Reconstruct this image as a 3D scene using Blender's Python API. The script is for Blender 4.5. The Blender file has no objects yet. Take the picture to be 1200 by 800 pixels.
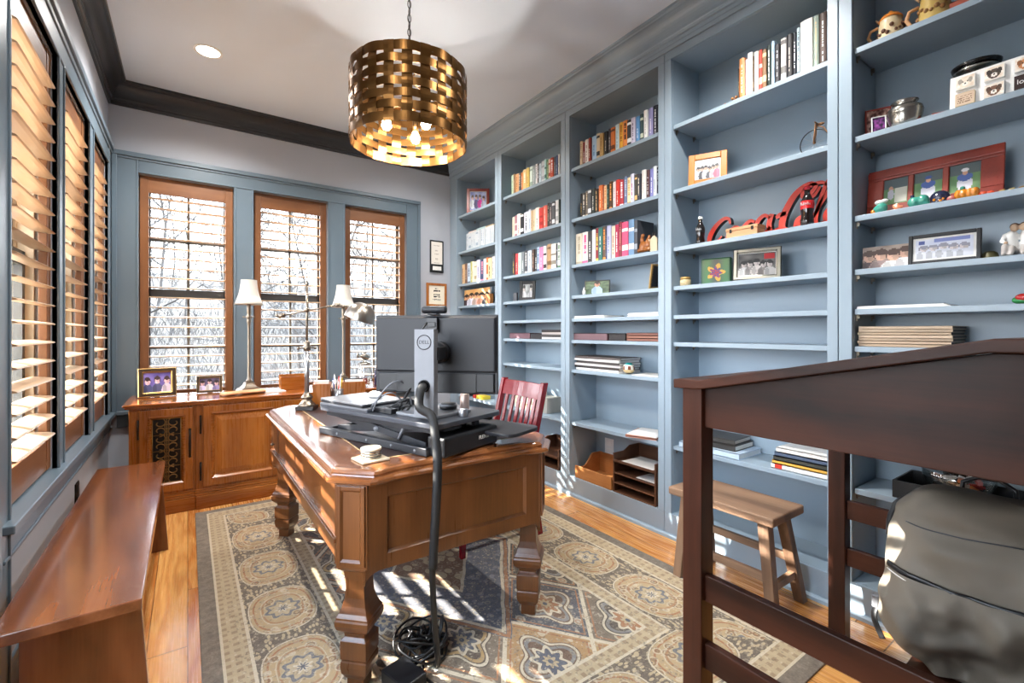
import bpy, math, random
from mathutils import Vector, Matrix, noise as mnoise
SC = bpy.context.scene
COL = SC.collection
PI = math.pi
R = random.Random(7)
WM = {}

def lin(c):
    if isinstance(c, str):
        c = tuple(int(c[i:i+2], 16) for i in (0, 2, 4))
    if max(c) > 1.001:
        c = tuple(x/255.0 for x in c)
    return tuple(x/12.92 if x <= .04045 else ((x+.055)/1.055)**2.4 for x in c[:3])

# ------------------------------------------------------------------ node expressions
class E:
    def __init__(s, g, k): s.g, s.k = g, k
    def __add__(s, o): return s.g.m('ADD', s, o)
    def __radd__(s, o): return s.g.m('ADD', o, s)
    def __sub__(s, o): return s.g.m('SUBTRACT', s, o)
    def __rsub__(s, o): return s.g.m('SUBTRACT', o, s)
    def __mul__(s, o): return s.g.m('MULTIPLY', s, o)
    def __rmul__(s, o): return s.g.m('MULTIPLY', o, s)
    def __truediv__(s, o): return s.g.m('DIVIDE', s, o)
    def __neg__(s): return s.g.m('MULTIPLY', s, -1.0)
    def __gt__(s, o): return s.g.m('GREATER_THAN', s, o)
    def __lt__(s, o): return s.g.m('LESS_THAN', s, o)
    def sin(s): return s.g.m('SINE', s)
    def abs(s): return s.g.m('ABSOLUTE', s)
    def floor(s): return s.g.m('FLOOR', s)
    def fract(s): return s.g.m('FRACT', s)
    def min(s, o): return s.g.m('MINIMUM', s, o)
    def max(s, o): return s.g.m('MAXIMUM', s, o)
    def pow(s, o): return s.g.m('POWER', s, o)
    def clamp(s): return s.g.m('MINIMUM', s.g.m('MAXIMUM', s, 0.0), 1.0)

class G:
    """a material's node tree, written as expressions"""
    def __init__(s, name):
        s.mat = bpy.data.materials.new(name); s.mat.use_nodes = True
        s.t = s.mat.node_tree; s.t.nodes.clear()
        s.out = s.t.nodes.new('ShaderNodeOutputMaterial')
        s._tc = None
    def put(s, sock, v):
        if isinstance(v, E): s.t.links.new(v.k, sock)
        elif isinstance(v, (tuple, list)):
            v = tuple(v)
            if sock.type == 'RGBA' and len(v) == 3: v = v+(1.0,)
            sock.default_value = v
        else:
            if sock.type == 'RGBA': v = (v, v, v, 1)
            if sock.type == 'VECTOR': v = (v, v, v)
            sock.default_value = v
    def m(s, op, *a):
        n = s.t.nodes.new('ShaderNodeMath'); n.operation = op
        for i, x in enumerate(a): s.put(n.inputs[i], x)
        return E(s, n.outputs[0])
    def tc(s, k='Object'):
        if s._tc is None: s._tc = s.t.nodes.new('ShaderNodeTexCoord')
        return E(s, s._tc.outputs[k])
    def xyz(s, v):
        n = s.t.nodes.new('ShaderNodeSeparateXYZ'); s.put(n.inputs[0], v)
        return [E(s, o) for o in n.outputs]
    def vec(s, x, y, z):
        n = s.t.nodes.new('ShaderNodeCombineXYZ')
        for i, v in enumerate((x, y, z)): s.put(n.inputs[i], v)
        return E(s, n.outputs[0])
    def noise(s, v, scale=5, detail=3, rough=.5, dist=0):
        n = s.t.nodes.new('ShaderNodeTexNoise')
        s.put(n.inputs['Vector'], v)
        for k, x in (('Scale', scale), ('Detail', detail), ('Roughness', rough), ('Distortion', dist)): s.put(n.inputs[k], x)
        return E(s, n.outputs[0])
    def white(s, v, out=0):
        n = s.t.nodes.new('ShaderNodeTexWhiteNoise'); n.noise_dimensions = '3D'
        s.put(n.inputs['Vector'], v); return E(s, n.outputs['Value'])
    def voro(s, v, scale=5, out='Distance'):
        n = s.t.nodes.new('ShaderNodeTexVoronoi'); s.put(n.inputs['Vector'], v); s.put(n.inputs['Scale'], scale)
        return E(s, n.outputs[out])
    def mix(s, f, a, b):
        n = s.t.nodes.new('ShaderNodeMix'); n.data_type = 'RGBA'; n.clamp_factor = True
        s.put(n.inputs[0], f); s.put(n.inputs[6], a); s.put(n.inputs[7], b)
        return E(s, n.outputs[2])
    def rnd(s):
        n = s.t.nodes.new('ShaderNodeObjectInfo'); return E(s, n.outputs['Random'])
    def attr(s, name):
        n = s.t.nodes.new('ShaderNodeAttribute'); n.attribute_name = name; return E(s, n.outputs['Color'])
    def bsdf(s, color, rough=.5, metal=0, bump=None, bstr=.2, bdist=.01, **kw):
        n = s.t.nodes.new('ShaderNodeBsdfPrincipled')
        s.put(n.inputs['Base Color'], color); s.put(n.inputs['Roughness'], rough); s.put(n.inputs['Metallic'], metal)
        for k, v in kw.items(): s.put(n.inputs[k.replace('_', ' ')], v)
        if bump is not None:
            b = s.t.nodes.new('ShaderNodeBump'); s.put(b.inputs['Strength'], bstr); s.put(b.inputs['Distance'], bdist)
            s.put(b.inputs['Height'], bump); s.t.links.new(b.outputs[0], n.inputs['Normal'])
        s.t.links.new(n.outputs[0], s.out.inputs[0])
        return s.mat

def simple(name, color, rough=.5, metal=0, var=.06, nscale=40, bstr=.05, **kw):
    g = G(name); c = lin(color)
    n = g.noise(g.tc(), nscale, 3)
    a = tuple(x*(1-var) for x in c); b = tuple(min(1, x*(1+var)) for x in c)
    return g.bsdf(g.mix(n, a, b), rough, metal, bump=n, bstr=bstr, bdist=.002, **kw)

def wood(name, dark, light, axis=1, rings=40, rough=.3, bstr=.08, fine=.35, coat=0., contrast=1.0, vary=.12, **kw):
    g = G(name); p = g.xyz(g.tc()); o = g.rnd()*7.0
    al = p[axis]; a, b = [p[i] for i in range(3) if i != axis]
    big = g.noise(g.vec(al*1.1+o, a*5.0+o, b*5.0), 1.0, 3, .55, .4)
    ring = ((a*1.0+b*.8+big*.35)*rings).sin()*.5+.5
    fn = g.noise(g.vec(al*5.0+o, a*120.0, b*120.0), 1.0, 2, .6)
    mott = g.noise(g.vec(al*2.0+o, a*3.0, b*3.0), 2.0, 4, .6)
    f = ((ring*.33+fn*fine+mott*.5-.15-fine*.2)*contrast+(1-contrast)*.5)+(g.rnd()-.5)*vary
    col = g.mix(f.clamp(), lin(dark), lin(light))
    return g.bsdf(col, fn*.12+(rough-.06), 0, bump=fn, bstr=bstr, bdist=.002, Coat_Weight=coat, Coat_Roughness=.12, **kw)

def colattr(name, rough=.5, **kw):
    g = G(name); n = g.noise(g.tc(), 300, 2)
    return g.bsdf(g.attr('Col'), rough, 0, bump=n, bstr=.03, bdist=.001, **kw)

def glassy(name, tint=(1, 1, 1), gloss=.08, rough=.0):
    g = G(name); t = g.t
    tr = t.nodes.new('ShaderNodeBsdfTransparent'); tr.inputs[0].default_value = (*tint, 1)
    gl = t.nodes.new('ShaderNodeBsdfGlossy'); gl.inputs['Roughness'].default_value = rough
    fr = t.nodes.new('ShaderNodeLayerWeight'); fr.inputs[0].default_value = .35
    f = (E(g, fr.outputs['Facing'])*.35+gloss).clamp()
    mx = t.nodes.new('ShaderNodeMixShader'); g.put(mx.inputs[0], f)
    t.links.new(tr.outputs[0], mx.inputs[1]); t.links.new(gl.outputs[0], mx.inputs[2])
    t.links.new(mx.outputs[0], g.out.inputs[0])
    return g.mat

def glow(name, color, strength):
    g = G(name); n = g.t.nodes.new('ShaderNodeEmission')
    n.inputs[0].default_value = (*lin(color), 1); n.inputs[1].default_value = strength
    g.t.links.new(n.outputs[0], g.out.inputs[0]); return g.mat

# ------------------------------------------------------------------ mesh building
class MB:
    def __init__(s, M=None):
        s.v = []; s.f = []; s.mi = []; s.c = []; s.sm = []
        s.M = M or Matrix(); s.mat = 0; s.col = None; s.smooth = False
    def add(s, vs, fs, cols=None):
        b = len(s.v); s.v += [s.M @ Vector(v) for v in vs]
        for i, f in enumerate(fs):
            s.f.append(tuple(b+k for k in f)); s.mi.append(s.mat)
            s.c.append(cols[i] if cols else s.col); s.sm.append(s.smooth)
        return s
    def box(s, x0, y0, z0, x1, y1, z1):
        x0, x1 = sorted((x0, x1)); y0, y1 = sorted((y0, y1)); z0, z1 = sorted((z0, z1))
        v = [(x, y, z) for z in (z0, z1) for y in (y0, y1) for x in (x0, x1)]
        return s.add(v, [(0, 2, 3, 1), (4, 5, 7, 6), (0, 1, 5, 4), (2, 6, 7, 3), (0, 4, 6, 2), (1, 3, 7, 5)])
    def prism(s, pts, z0, z1, ax='z'):
        """polygon pts extruded: ax z: (x,y); ax x: (y,z) from x=z0..z1; ax y: (x,z)"""
        f = {'z': lambda p, t: (p[0], p[1], t), 'x': lambda p, t: (t, p[0], p[1]), 'y': lambda p, t: (p[0], t, p[1])}[ax]
        n = len(pts)
        a = sum(pts[i][0]*pts[(i+1) % n][1]-pts[(i+1) % n][0]*pts[i][1] for i in range(n))
        if (a < 0) != (ax == 'y'): pts = pts[::-1]
        if z0 > z1: z0, z1 = z1, z0
        v = [f(p, z0) for p in pts]+[f(p, z1) for p in pts]
        fs = [tuple(range(n))[::-1], tuple(range(n, 2*n))]
        for i in range(n): j = (i+1) % n; fs.append((i, j, n+j, n+i))
        return s.add(v, fs)
    def loft(s, rings, caps=True, closed=False):
        n = len(rings[0]); v = [p for r in rings for p in r]; fs = []
        m = len(rings)
        for k in range(m if closed else m-1):
            k2 = (k+1) % m
            for i in range(n): j = (i+1) % n; fs.append((k*n+i, k*n+j, k2*n+j, k2*n+i))
        if caps and not closed:
            fs.append(tuple(range(n))[::-1]); fs.append(tuple((m-1)*n+i for i in range(n)))
        return s.add(v, fs)
    def lathe(s, prof, cx=0, cy=0, n=24, ph=0, caps=True, sx=1, sy=1):
        return s.loft([[(cx+r*sx*math.cos(ph+2*PI*i/n), cy+r*sy*math.sin(ph+2*PI*i/n), z) for i in range(n)] for r, z in prof], caps)
    def sq(s, prof, cx, cy, rot=0):
        return s.lathe([(h*math.sqrt(2), z) for h, z in prof], cx, cy, 4, rot+PI/4)
    def cyl(s, x, y, z0, z1, r, n=20, r2=None): return s.lathe([(r, z0), (r if r2 is None else r2, z1)], x, y, n)
    def rod(s, a, b, r, n=10, r2=None): return s.tube([a, b], [r, r if r2 is None else r2], n)
    def tube(s, pts, r, n=8, closed=False, flat=None):
        P = [Vector(p) for p in pts]; m = len(P); rings = []; up = None
        for i, p in enumerate(P):
            a = P[(i-1) % m] if (closed or i > 0) else p; b = P[(i+1) % m] if (closed or i < m-1) else p
            t = (b-a)
            t = t.normalized() if t.length > 1e-9 else Vector((0, 0, 1))
            if up is None: up = Vector((0, 0, 1)) if abs(t.z) < .9 else Vector((1, 0, 0))
            u = (up-t*up.dot(t)); u = u.normalized() if u.length > 1e-6 else t.orthogonal().normalized()
            w = t.cross(u); up = u
            rr = r[i] if isinstance(r, (list, tuple)) else r
            fu, fw_ = flat if flat else (1, 1)
            rings.append([p+(w*math.cos(2*PI*k/n)*fw_+u*math.sin(2*PI*k/n)*fu)*rr for k in range(n)])
        return s.loft(rings, True, closed)
    def ball(s, c, r, n=14, m=8, sx=1, sy=1, sz=1):
        pr = [(max(.001, r*math.sin(PI*k/m)), -r*math.cos(PI*k/m)) for k in range(m+1)]
        return s.loft([[(c[0]+q*sx*math.cos(2*PI*i/n), c[1]+q*sy*math.sin(2*PI*i/n), c[2]+z*sz) for i in range(n)] for q, z in pr])
    def pic(s, o, ux, uy, nx, ny, fn):
        """a colour grid (photograph, print) on a plane; fn(u,v)->sRGB"""
        o, ux, uy = Vector(o), Vector(ux), Vector(uy)
        v = [o+ux*(i/nx)+uy*(j/ny) for j in range(ny+1) for i in range(nx+1)]; fs = []; cs = []
        for j in range(ny):
            for i in range(nx):
                k = j*(nx+1)+i; fs.append((k, k+1, k+nx+2, k+nx+1)); cs.append(lin(fn((i+.5)/nx, (j+.5)/ny)))
        return s.add(v, fs, cs)
    def sweep(s, prof, path, closed=False):
        """profile (offset to the left of travel, z) along an xy path, mitred"""
        P = [Vector((p[0], p[1])) for p in path]; n = len(P); rings = []
        for i in range(n):
            d1 = (P[i]-P[i-1]) if (i > 0 or closed) else (P[1]-P[0])
            d2 = (P[(i+1) % n]-P[i]) if (i < n-1 or closed) else (P[-1]-P[-2])
            d1.normalize(); d2.normalize()
            n1 = Vector((-d1.y, d1.x)); n2 = Vector((-d2.y, d2.x)); q = n1+n2; q = q/max(.2, q.dot(n1))
            rings.append([(P[i].x+q.x*o, P[i].y+q.y*o, z) for o, z in prof])
        return s.loft(rings, True, closed)
    def build(s, name, mats, parent=None, loc=None, bevel=0, seg=2, sub=0, label=None, cat=None, group=None, kind=None, remesh=0):
        if not isinstance(mats, (list, tuple)): mats = [mats]
        if parent is not None: inv = WM[parent.name].inverted()
        else:
            if loc is None:
                xs = [v.x for v in s.v]; ys = [v.y for v in s.v]
                loc = ((min(xs)+max(xs))/2, (min(ys)+max(ys))/2, min(v.z for v in s.v))
            inv = Matrix.Translation(loc).inverted()
        me = bpy.data.meshes.new(name)
        me.from_pydata([tuple(inv @ v) for v in s.v], [], s.f)
        for m in mats: me.materials.append(m)
        me.polygons.foreach_set('material_index', s.mi); me.polygons.foreach_set('use_smooth', s.sm)
        if any(c is not None for c in s.c):
            at = me.color_attributes.new('Col', 'FLOAT_COLOR', 'CORNER'); k = 0
            buf = []
            for f, c in zip(s.f, s.c): buf += list((*(c or (.5, .5, .5)), 1.0))*len(f)
            at.data.foreach_set('color', buf)
        me.update()
        o = bpy.data.objects.new(name, me); COL.objects.link(o)
        if parent is not None: o.parent = parent; WM[o.name] = WM[parent.name]
        else: o.location = loc; WM[o.name] = Matrix.Translation(loc)
        if remesh:
            md = o.modifiers.new('fuse', 'REMESH'); md.mode = 'VOXEL'; md.voxel_size = remesh; md.use_smooth_shade = True
            md = o.modifiers.new('soft', 'SMOOTH'); md.iterations = 4; md.factor = .6
        if bevel:
            md = o.modifiers.new('edge', 'BEVEL'); md.width = bevel; md.segments = seg; md.limit_method = 'ANGLE'; md.angle_limit = .6
            md.harden_normals = False
        if sub: md = o.modifiers.new('sub', 'SUBSURF'); md.levels = sub; md.render_levels = sub
        if label: o['label'] = label
        if cat: o['category'] = cat
        if group: o['group'] = group
        if kind: o['kind'] = kind
        return o

def thing(name, label, cat, loc=(0, 0, 0), rz=0, group=None):
    o = bpy.data.objects.new(name, None); COL.objects.link(o)
    o.empty_display_size = .05
    o.location = loc; o.rotation_euler = (0, 0, rz); o['label'] = label; o['category'] = cat
    if group: o['group'] = group
    WM[o.name] = Matrix.Translation(loc) @ Matrix.Rotation(rz, 4, 'Z'); return o

def local(o): return MB(WM[o.name].copy())

def text(name, s, size, M, mat, parent, ext=.0005, label=None):
    cu = bpy.data.curves.new(name, 'FONT'); cu.body = s; cu.size = size; cu.extrude = ext
    cu.align_x = 'CENTER'; cu.align_y = 'CENTER'; cu.resolution_u = 3
    o = bpy.data.objects.new(name, cu); COL.objects.link(o)
    bpy.context.view_layer.update()
    me = bpy.data.meshes.new_from_object(o.evaluated_get(bpy.context.evaluated_depsgraph_get()))
    COL.objects.unlink(o); bpy.data.objects.remove(o)
    me.transform(WM[parent.name].inverted() @ M); me.materials.clear(); me.materials.append(mat)
    q = bpy.data.objects.new(name, me); COL.objects.link(q); q.parent = parent; WM[q.name] = WM[parent.name]
    if label: q['label'] = label
    return q

def basis(o, x, y):
    """matrix with the given local x and y axes at o"""
    x = Vector(x).normalized(); y = Vector(y); z = x.cross(y).normalized(); y = z.cross(x)
    M = Matrix((x, y, z)).transposed().to_4x4(); M.translation = Vector(o); return M

# ------------------------------------------------------------------ pictures
def paint(bg, ops):
    def fn(u, v):
        c = bg(u, v) if callable(bg) else bg
        for k, a, b, p, q, col in ops:
            if k == 'e' and ((u-a)/p)**2+((v-b)/q)**2 < 1: c = col
            elif k == 'r' and a <= u <= p and b <= v <= q: c = col
        return c
    return fn
def mottled(c1, c2, s=6.0, seed=0):
    def fn(u, v):
        t = max(0, min(1, .5+.9*mnoise.noise(Vector((u*s, v*s, seed*3.7)))))
        return tuple(a+(b-a)*t for a, b in zip(c1, c2))
    return fn
def people(n, seed, bg, tops, hair=(.12, .08, .06), skin=(.86, .64, .52), hy=.62, hr=.11, x0=.15, x1=.85):
    r = random.Random(seed); ops = []
    for i in range(n):
        x = x0+(x1-x0)*(i/(n-1) if n > 1 else .5); y = hy+r.uniform(-.07, .07); c = tops[i % len(tops)]
        ops += [('e', x, y-hr*3.2, hr*1.35, hr*2.4, c), ('e', x, y+hr*.35, hr*.78, hr*1.3, hair), ('e', x, y, hr*.62, hr*1.05, skin),
                ('e', x+hr*.22, y-hr*.1, hr*.34, hr*.8, tuple(s_*.86 for s_ in skin)), ('e', x, y+hr*.62, hr*.5, hr*.42, hair), ('e', x-hr*.6, y-hr*3, hr*.5, hr*1.8, tuple(k_*.82 for k_ in c))]
    return paint(bg, ops)
# ------------------------------------------------------------------ materials
M = {}
M['paint'] = simple('blue_grey_paint', (146, 164, 178), .34, var=.03, nscale=6, bstr=.02)
M['trim'] = simple('slate_trim_paint', (98, 114, 126), .32, var=.03, nscale=6, bstr=.02)
M['crown'] = simple('charcoal_crown_paint', (44, 47, 51), .3, var=.04, nscale=6, bstr=.02)
M['wall'] = simple('pale_grey_wall_paint', (176, 181, 190), .6, var=.02, nscale=8, bstr=.03)
M['ceil'] = simple('white_ceiling_paint', (210, 222, 236), .7, var=.01, nscale=8, bstr=.02)
M['shut'] = {a: wood('stained_shutter_wood_%d' % a, (92, 56, 32), (152, 102, 64), a, 30, .36, contrast=.8) for a in (0, 1, 2)}
M['louv'] = {a: wood('sunlit_louver_wood_%d' % a, (160, 132, 104), (214, 188, 158), a, 30, .32, contrast=.8) for a in (0, 1)}  # shutter wood again, paler: sun and bounce light put into the louver colour
M['cred'] = {a: wood('amber_cherry_wood_%d' % a, (118, 60, 18), (196, 122, 50), a, 26, .28, coat=.25, contrast=.9) for a in (0, 1, 2)}
M['desk'] = {a: wood('brown_cherry_wood_%d' % a, (66, 36, 16), (136, 84, 44), a, 26, .3, coat=.2, contrast=.9) for a in (0, 1, 2)}
M['desktop'] = wood('polished_desk_top_wood', (92, 50, 24), (156, 96, 52), 1, 30, .2, coat=.8)
M['bench'] = {a: wood('varnished_red_brown_wood_%d' % a, (84, 42, 20), (158, 96, 58), a, 46, .22, coat=.8, contrast=1.05, fine=.25) for a in (1, 2)}
M['dark'] = {a: wood('espresso_wood_%d' % a, (30, 14, 9), (92, 50, 33), a, 30, .42, contrast=1.2, fine=.2, Specular_IOR_Level=.25) for a in (0, 1, 2)}
M['stool'] = {a: wood('weathered_brown_wood_%d' % a, (84, 60, 44), (176, 140, 110), a, 34, .6, bstr=.25, contrast=1.1) for a in (0, 1, 2)}
M['red'] = {a: wood('cherry_red_lacquer_%d' % a, (96, 8, 18), (150, 22, 36), a, 20, .22, coat=.5, contrast=.7) for a in (1, 2)}
M['honey'] = wood('honey_tray_wood', (150, 92, 46), (206, 146, 88), 1, 30, .4)
M['walnut'] = {a: wood('walnut_organizer_wood_%d' % a, (64, 40, 28), (118, 78, 54), a, 30, .42) for a in (0, 1, 2)}
M['pine'] = wood('pale_pine_wood', (190, 140, 96), (228, 184, 138), 1, 26, .5)
M['mahog'] = wood('red_mahogany_wood', (110, 32, 22), (176, 70, 52), 1, 24, .3, coat=.2)
M['iron'] = simple('blackened_iron', (38, 34, 32), .42, .7)
M['black'] = simple('black_plastic', (22, 23, 26), .38)
M['blackm'] = simple('black_powder_coat', (32, 34, 39), .4, .2)
M['graphite'] = simple('graphite_plastic', (21, 23, 29), .5)
M['gun'] = simple('grey_platform_laminate', (60, 63, 70), .38)
M['silver'] = simple('satin_silver', (118, 120, 125), .4, .1)
M['alu'] = simple('brushed_aluminium', (170, 172, 176), .3, .85)
M['nickel'] = simple('brushed_nickel', (140, 130, 118), .28, .95)
M['brass'] = simple('aged_bronze_strap', (112, 78, 40), .32, .9, var=.2, nscale=12)
M['pewter'] = simple('polished_pewter', (170, 166, 158), .22, .95)
M['white'] = simple('white_plastic', (232, 232, 230), .4)
M['paper'] = simple('white_paper', (236, 234, 230), .7)
M['cream'] = simple('cream_paper', (206, 188, 158), .7)
M['manila'] = simple('tan_folder_card', (190, 166, 136), .7, var=.15)
M['shade'] = simple('ivory_lampshade_cloth', (206, 201, 192), .8, Transmission_Weight=0.0)
M['leather'] = simple('dark_brown_leather', (46, 28, 26), .4, var=.15, nscale=90, bstr=.15)
M['rubber'] = simple('black_cable_rubber', (15, 15, 16), .45)
M['sleeve'] = simple('black_braided_sleeve', (14, 14, 15), .6, nscale=400, bstr=.6)
M['glass'] = glassy('window_glass', gloss=.04)
M['clear'] = glassy('clear_glass', (.96, .98, .98), gloss=.14, rough=.02)
M['cglass'] = glassy('picture_glass', gloss=.02, rough=.05)
M['col'] = colattr('printed_colours', .45)
M['gloss'] = colattr('glazed_colours', .18, Coat_Weight=.4)
M['bookcov'] = colattr('book_cloth', .5)
M['bulb'] = glow('warm_bulb_glow', (255, 243, 228), 430)
M['led'] = glow('downlight_glow', (255, 246, 230), 14)
M['sash'] = simple('dark_bronze_sash', (88, 92, 96), .4)
M['jamb'] = simple('cream_jamb_paint', (216, 200, 176), .5)

def floor_mat():
    g = G('heart_pine_planks'); x, y, z = g.xyz(g.tc())
    bw = .127; q = x/bw; i = q.floor(); fx = q.fract()
    r1 = g.white(g.vec(i, 3.0, 1.0)); q2 = (y+r1*9.0)/2.1; j = q2.floor()
    r2 = g.white(g.vec(i, j, 7.0)); r3 = g.white(g.vec(i, j, 2.0))
    ox = r3*31.0
    big = g.noise(g.vec(x*5.5+ox, y*.75+ox, 0.0), 1.0, 3, .5, .2)
    ring = ((big*1.5+x*2.0)*34.0).sin()*.5+.5
    fine = g.noise(g.vec(x*160.0, y*4.0+ox, 0.0), 1.0, 2)
    f = (ring*.36+fine*.3+r2*.5-.12).clamp()
    c = g.mix(f, lin((172, 98, 40)), lin((232, 176, 104)))
    kn = g.voro(g.vec(x*3.2+ox, y*1.1+ox, 0.0), 1.0)
    c = g.mix(((.085-kn)*22.0).clamp()*.75, c, lin((92, 48, 20)))
    ye = (q2.fract()-.5).abs()
    gap = ((fx-.5).abs() > .487).max(ye > .4988)
    c = g.mix(gap*.75, c, lin((70, 38, 18)))
    return g.bsdf(c, fine*.1+.22, 0, bump=fine-gap*2.0, bstr=.08, bdist=.002, Coat_Weight=.2, Coat_Roughness=.15)
M['floor'] = floor_mat()

RW, RL = 2.0, 3.0
def rug_mat():
    g = G('woven_persian_pattern'); x, y, z = g.xyz(g.tc())
    u = x+RW/2; v = y+RL/2
    dx = u.min(RW-u); dy = v.min(RL-v); d = dx.min(dy)
    nz = g.noise(g.tc(), 130, 3, .65); nb = g.noise(g.tc(), 34, 3, .6)
    wob = (g.noise(g.tc(), 9, 2)-.5)*.02
    dark = lin((66, 58, 54)); taupe = lin((112, 98, 84)); beige = lin((184, 164, 130)); cream = lin((206, 192, 166))
    rust = lin((158, 104, 66)); gold = lin((176, 144, 94)); slate = lin((72, 80, 98)); grey = lin((122, 122, 122)); brown = lin((112, 76, 54))
    def band(e, a, b): return (e > a)*(e < b)
    # --- field: diamond lattice, every cell with a rosette
    s = .36
    p = (u*.86+v*.62)/s; q = (u*.86-v*.62)/s
    ip, iq = p.floor(), q.floor(); fp = p.fract()-.5; fq = q.fract()-.5
    h1 = g.white(g.vec(ip, iq, 1.0)); h2 = g.white(g.vec(ip, iq, 5.0)); h3 = g.white(g.vec(ip, iq, 9.0))
    r = (fp*fp+fq*fq).pow(.5); ch = fp.abs().max(fq.abs())
    ang = g.m('ARCTAN2', fq, fp)
    pet = (ang*8.0).sin()*.035; pet4 = (ang*4.0+1.57).sin()*.07
    ground = g.mix(h1 > .42, g.mix(h2, dark, slate), g.mix(h2 > .45, taupe, g.mix(h2, rust, gold)))
    curl = g.voro(g.vec(p*5.0, q*5.0, h3*9.0), 1.0)
    c = g.mix((curl < .32)*.75, ground, g.mix(h3, beige, cream))
    c = g.mix(band(curl, .13, .2)*.8, c, rust)
    rr = r+pet4
    c = g.mix(rr < .36, c, g.mix(h2, dark, brown)); c = g.mix(band(rr, .31, .345), c, cream)
    c = g.mix(band(rr, .24, .29), c, g.mix(h3 > .5, gold, grey))
    c = g.mix(band(r+pet, .15, .2), c, cream)
    c = g.mix((r+pet) < .145, c, g.mix(h1 > .5, rust, slate)); c = g.mix((r+pet*.5) < .075, c, beige); c = g.mix(r < .03, c, slate)
    c = g.mix(band(ch, .425, .445), c, rust)
    c = g.mix(ch > .475, c, cream)
    # --- centre medallion, slate, with a stepped edge
    mu = (u-RW/2)/.62; mv = (v-RL/2)/.95
    md = mu.abs()+mv.abs()+(ang*0.0)+wob*2.0
    med = g.mix((g.voro(g.vec(u*24.0, v*24.0, 0.0), 1.0) < .3)*.6, slate, lin((132, 134, 142)))
    c = g.mix(md < .78, c, med); c = g.mix(band(md, .7, .73), c, cream); c = g.mix(band(md, .735, .77), c, rust)
    c = g.mix(md < .36, c, g.mix(curl < .4, brown, beige)); c = g.mix(band(md, .33, .36), c, cream)
    # --- borders
    run = g.m('MULTIPLY', dx < dy, v)+g.m('MULTIPLY', (dx < dy) < .5, u)
    t = run/.43; ft = t.fract()-.5; e = (d-.3)/.14
    el = ((ft*2.3).abs().pow(2.6)+(e*1.05).abs().pow(2.6)).pow(.385)
    bg = g.mix(g.voro(g.vec(run*34.0, d*70.0, 1.0), 1.0) < .42, lin((92, 80, 70)), beige)
    car = g.mix(nb, beige, gold); car = g.mix(band(el, .80, .85), car, rust)
    a2 = g.m('ARCTAN2', e, ft*3.0); ro = ((ft*3.0)*(ft*3.0)+e*e).pow(.5)+(a2*8.0).sin()*.06
    cv = g.voro(g.vec(run*20.0, d*20.0, 3.0), 1.0); cw = g.voro(g.vec(run*44.0, d*44.0, 6.0), 1.0)
    car = g.mix(band(cv, .2, .32)*.7, car, brown); car = g.mix(band(cv, .34, .44)*.7, car, cream); car = g.mix((cv < .1)*.8, car, slate); car = g.mix((cw < .28)*.45, car, g.mix(nb, cream, brown)); car = g.mix(band(el, .55, .6)*.7, car, rust); car = g.mix(band(el, .62, .645)*.7, car, cream)
    car = g.mix(ro < .52, car, beige); car = g.mix(band(ro, .36, .47), car, g.mix(nz, slate, grey)); car = g.mix(ro < .2, car, cream); car = g.mix(ro < .1, car, slate)
    bor = g.mix(el < .93, bg, car); bor = g.mix(band(el, .94, .98), bor, cream)
    guard = g.mix(((run*150.0).sin() > .2)*((d*180.0).sin() > -.3)*.5, beige, brown)
    c = g.mix(d < .52, c, cream); c = g.mix(d < .505, c, guard); c = g.mix(d < .452, c, cream); c = g.mix(d < .44, c, bor)
    c = g.mix(d < .162, c, cream); c = g.mix(d < .15, c, guard); c = g.mix(d < .072, c, cream); c = g.mix(d < .062, c, g.mix(nb, lin((74, 66, 60)), lin((128, 116, 104))))
    fl = g.voro(g.vec(u*62.0, v*62.0, 0.0), 1.0); fl2 = g.voro(g.vec(u*27.0+3.0, v*27.0, 2.0), 1.0)
    c = g.mix(band(fl2, .22, .34)*.5*(d > .165), c, g.mix(nb, dark, cream)); c = g.mix((fl < .3)*.42*(d > .09), c, g.mix((nb > .5), lin((74, 66, 62)), lin((214, 200, 174))))
    c = g.mix((nz*1.6-.4).clamp()*.6, c, g.mix(nb, lin((78, 70, 64)), lin((202, 188, 164))))
    return g.bsdf(c, .9, 0, bump=nz, bstr=.5, bdist=.004)
M['rug'] = rug_mat()
def bag_mat():
    g = G('taupe_canvas'); n = g.noise(g.tc(), 900, 2); b = g.noise(g.tc(), 5, 3)
    return g.bsdf(g.mix(b, lin((104, 96, 84)), lin((132, 124, 112))), .62, 0, bump=n, bstr=.25, bdist=.001)
M['bag'] = bag_mat()
def bark_mat():
    g = G('grey_winter_bark'); n = g.noise(g.tc(), 8, 3)
    return g.bsdf(g.mix(n, lin((42, 40, 38)), lin((72, 68, 64))), .9)
M['bark'] = bark_mat()
def litter_mat():
    g = G('leaf_litter'); n = g.noise(g.tc(), 1.5, 6, .75)
    return g.bsdf(g.mix(n, lin((30, 29, 27)), lin((60, 57, 52))), .95)
M['litter'] = litter_mat()
# ------------------------------------------------------------------ camera
cam = bpy.data.cameras.new('camera'); co = bpy.data.objects.new('camera', cam); COL.objects.link(co)
co.location = (0, 0, 1.215); co.rotation_euler = (PI/2, 0, -math.atan2(380, 541))
cam.sensor_width = 36; cam.lens = 36*541/1200; cam.shift_y = -12/1200; cam.clip_start = .02; cam.clip_end = 200
SC.camera = co
XL, XR, YF, YB, H = -.48, 2.63, 4.49, -1.6, 3.05
ST = dict(kind='structure')
FAR = [(-.305, .315), (.458, 1.06), (1.215, 1.826)]
FILLW = (.25, 1.75)  # opening of the added fill window, out of view
LEFT = [(2.10, 2.77), (2.88, 3.54), (3.68, 4.32)]
ZB, ZT = .62, 2.41

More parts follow.
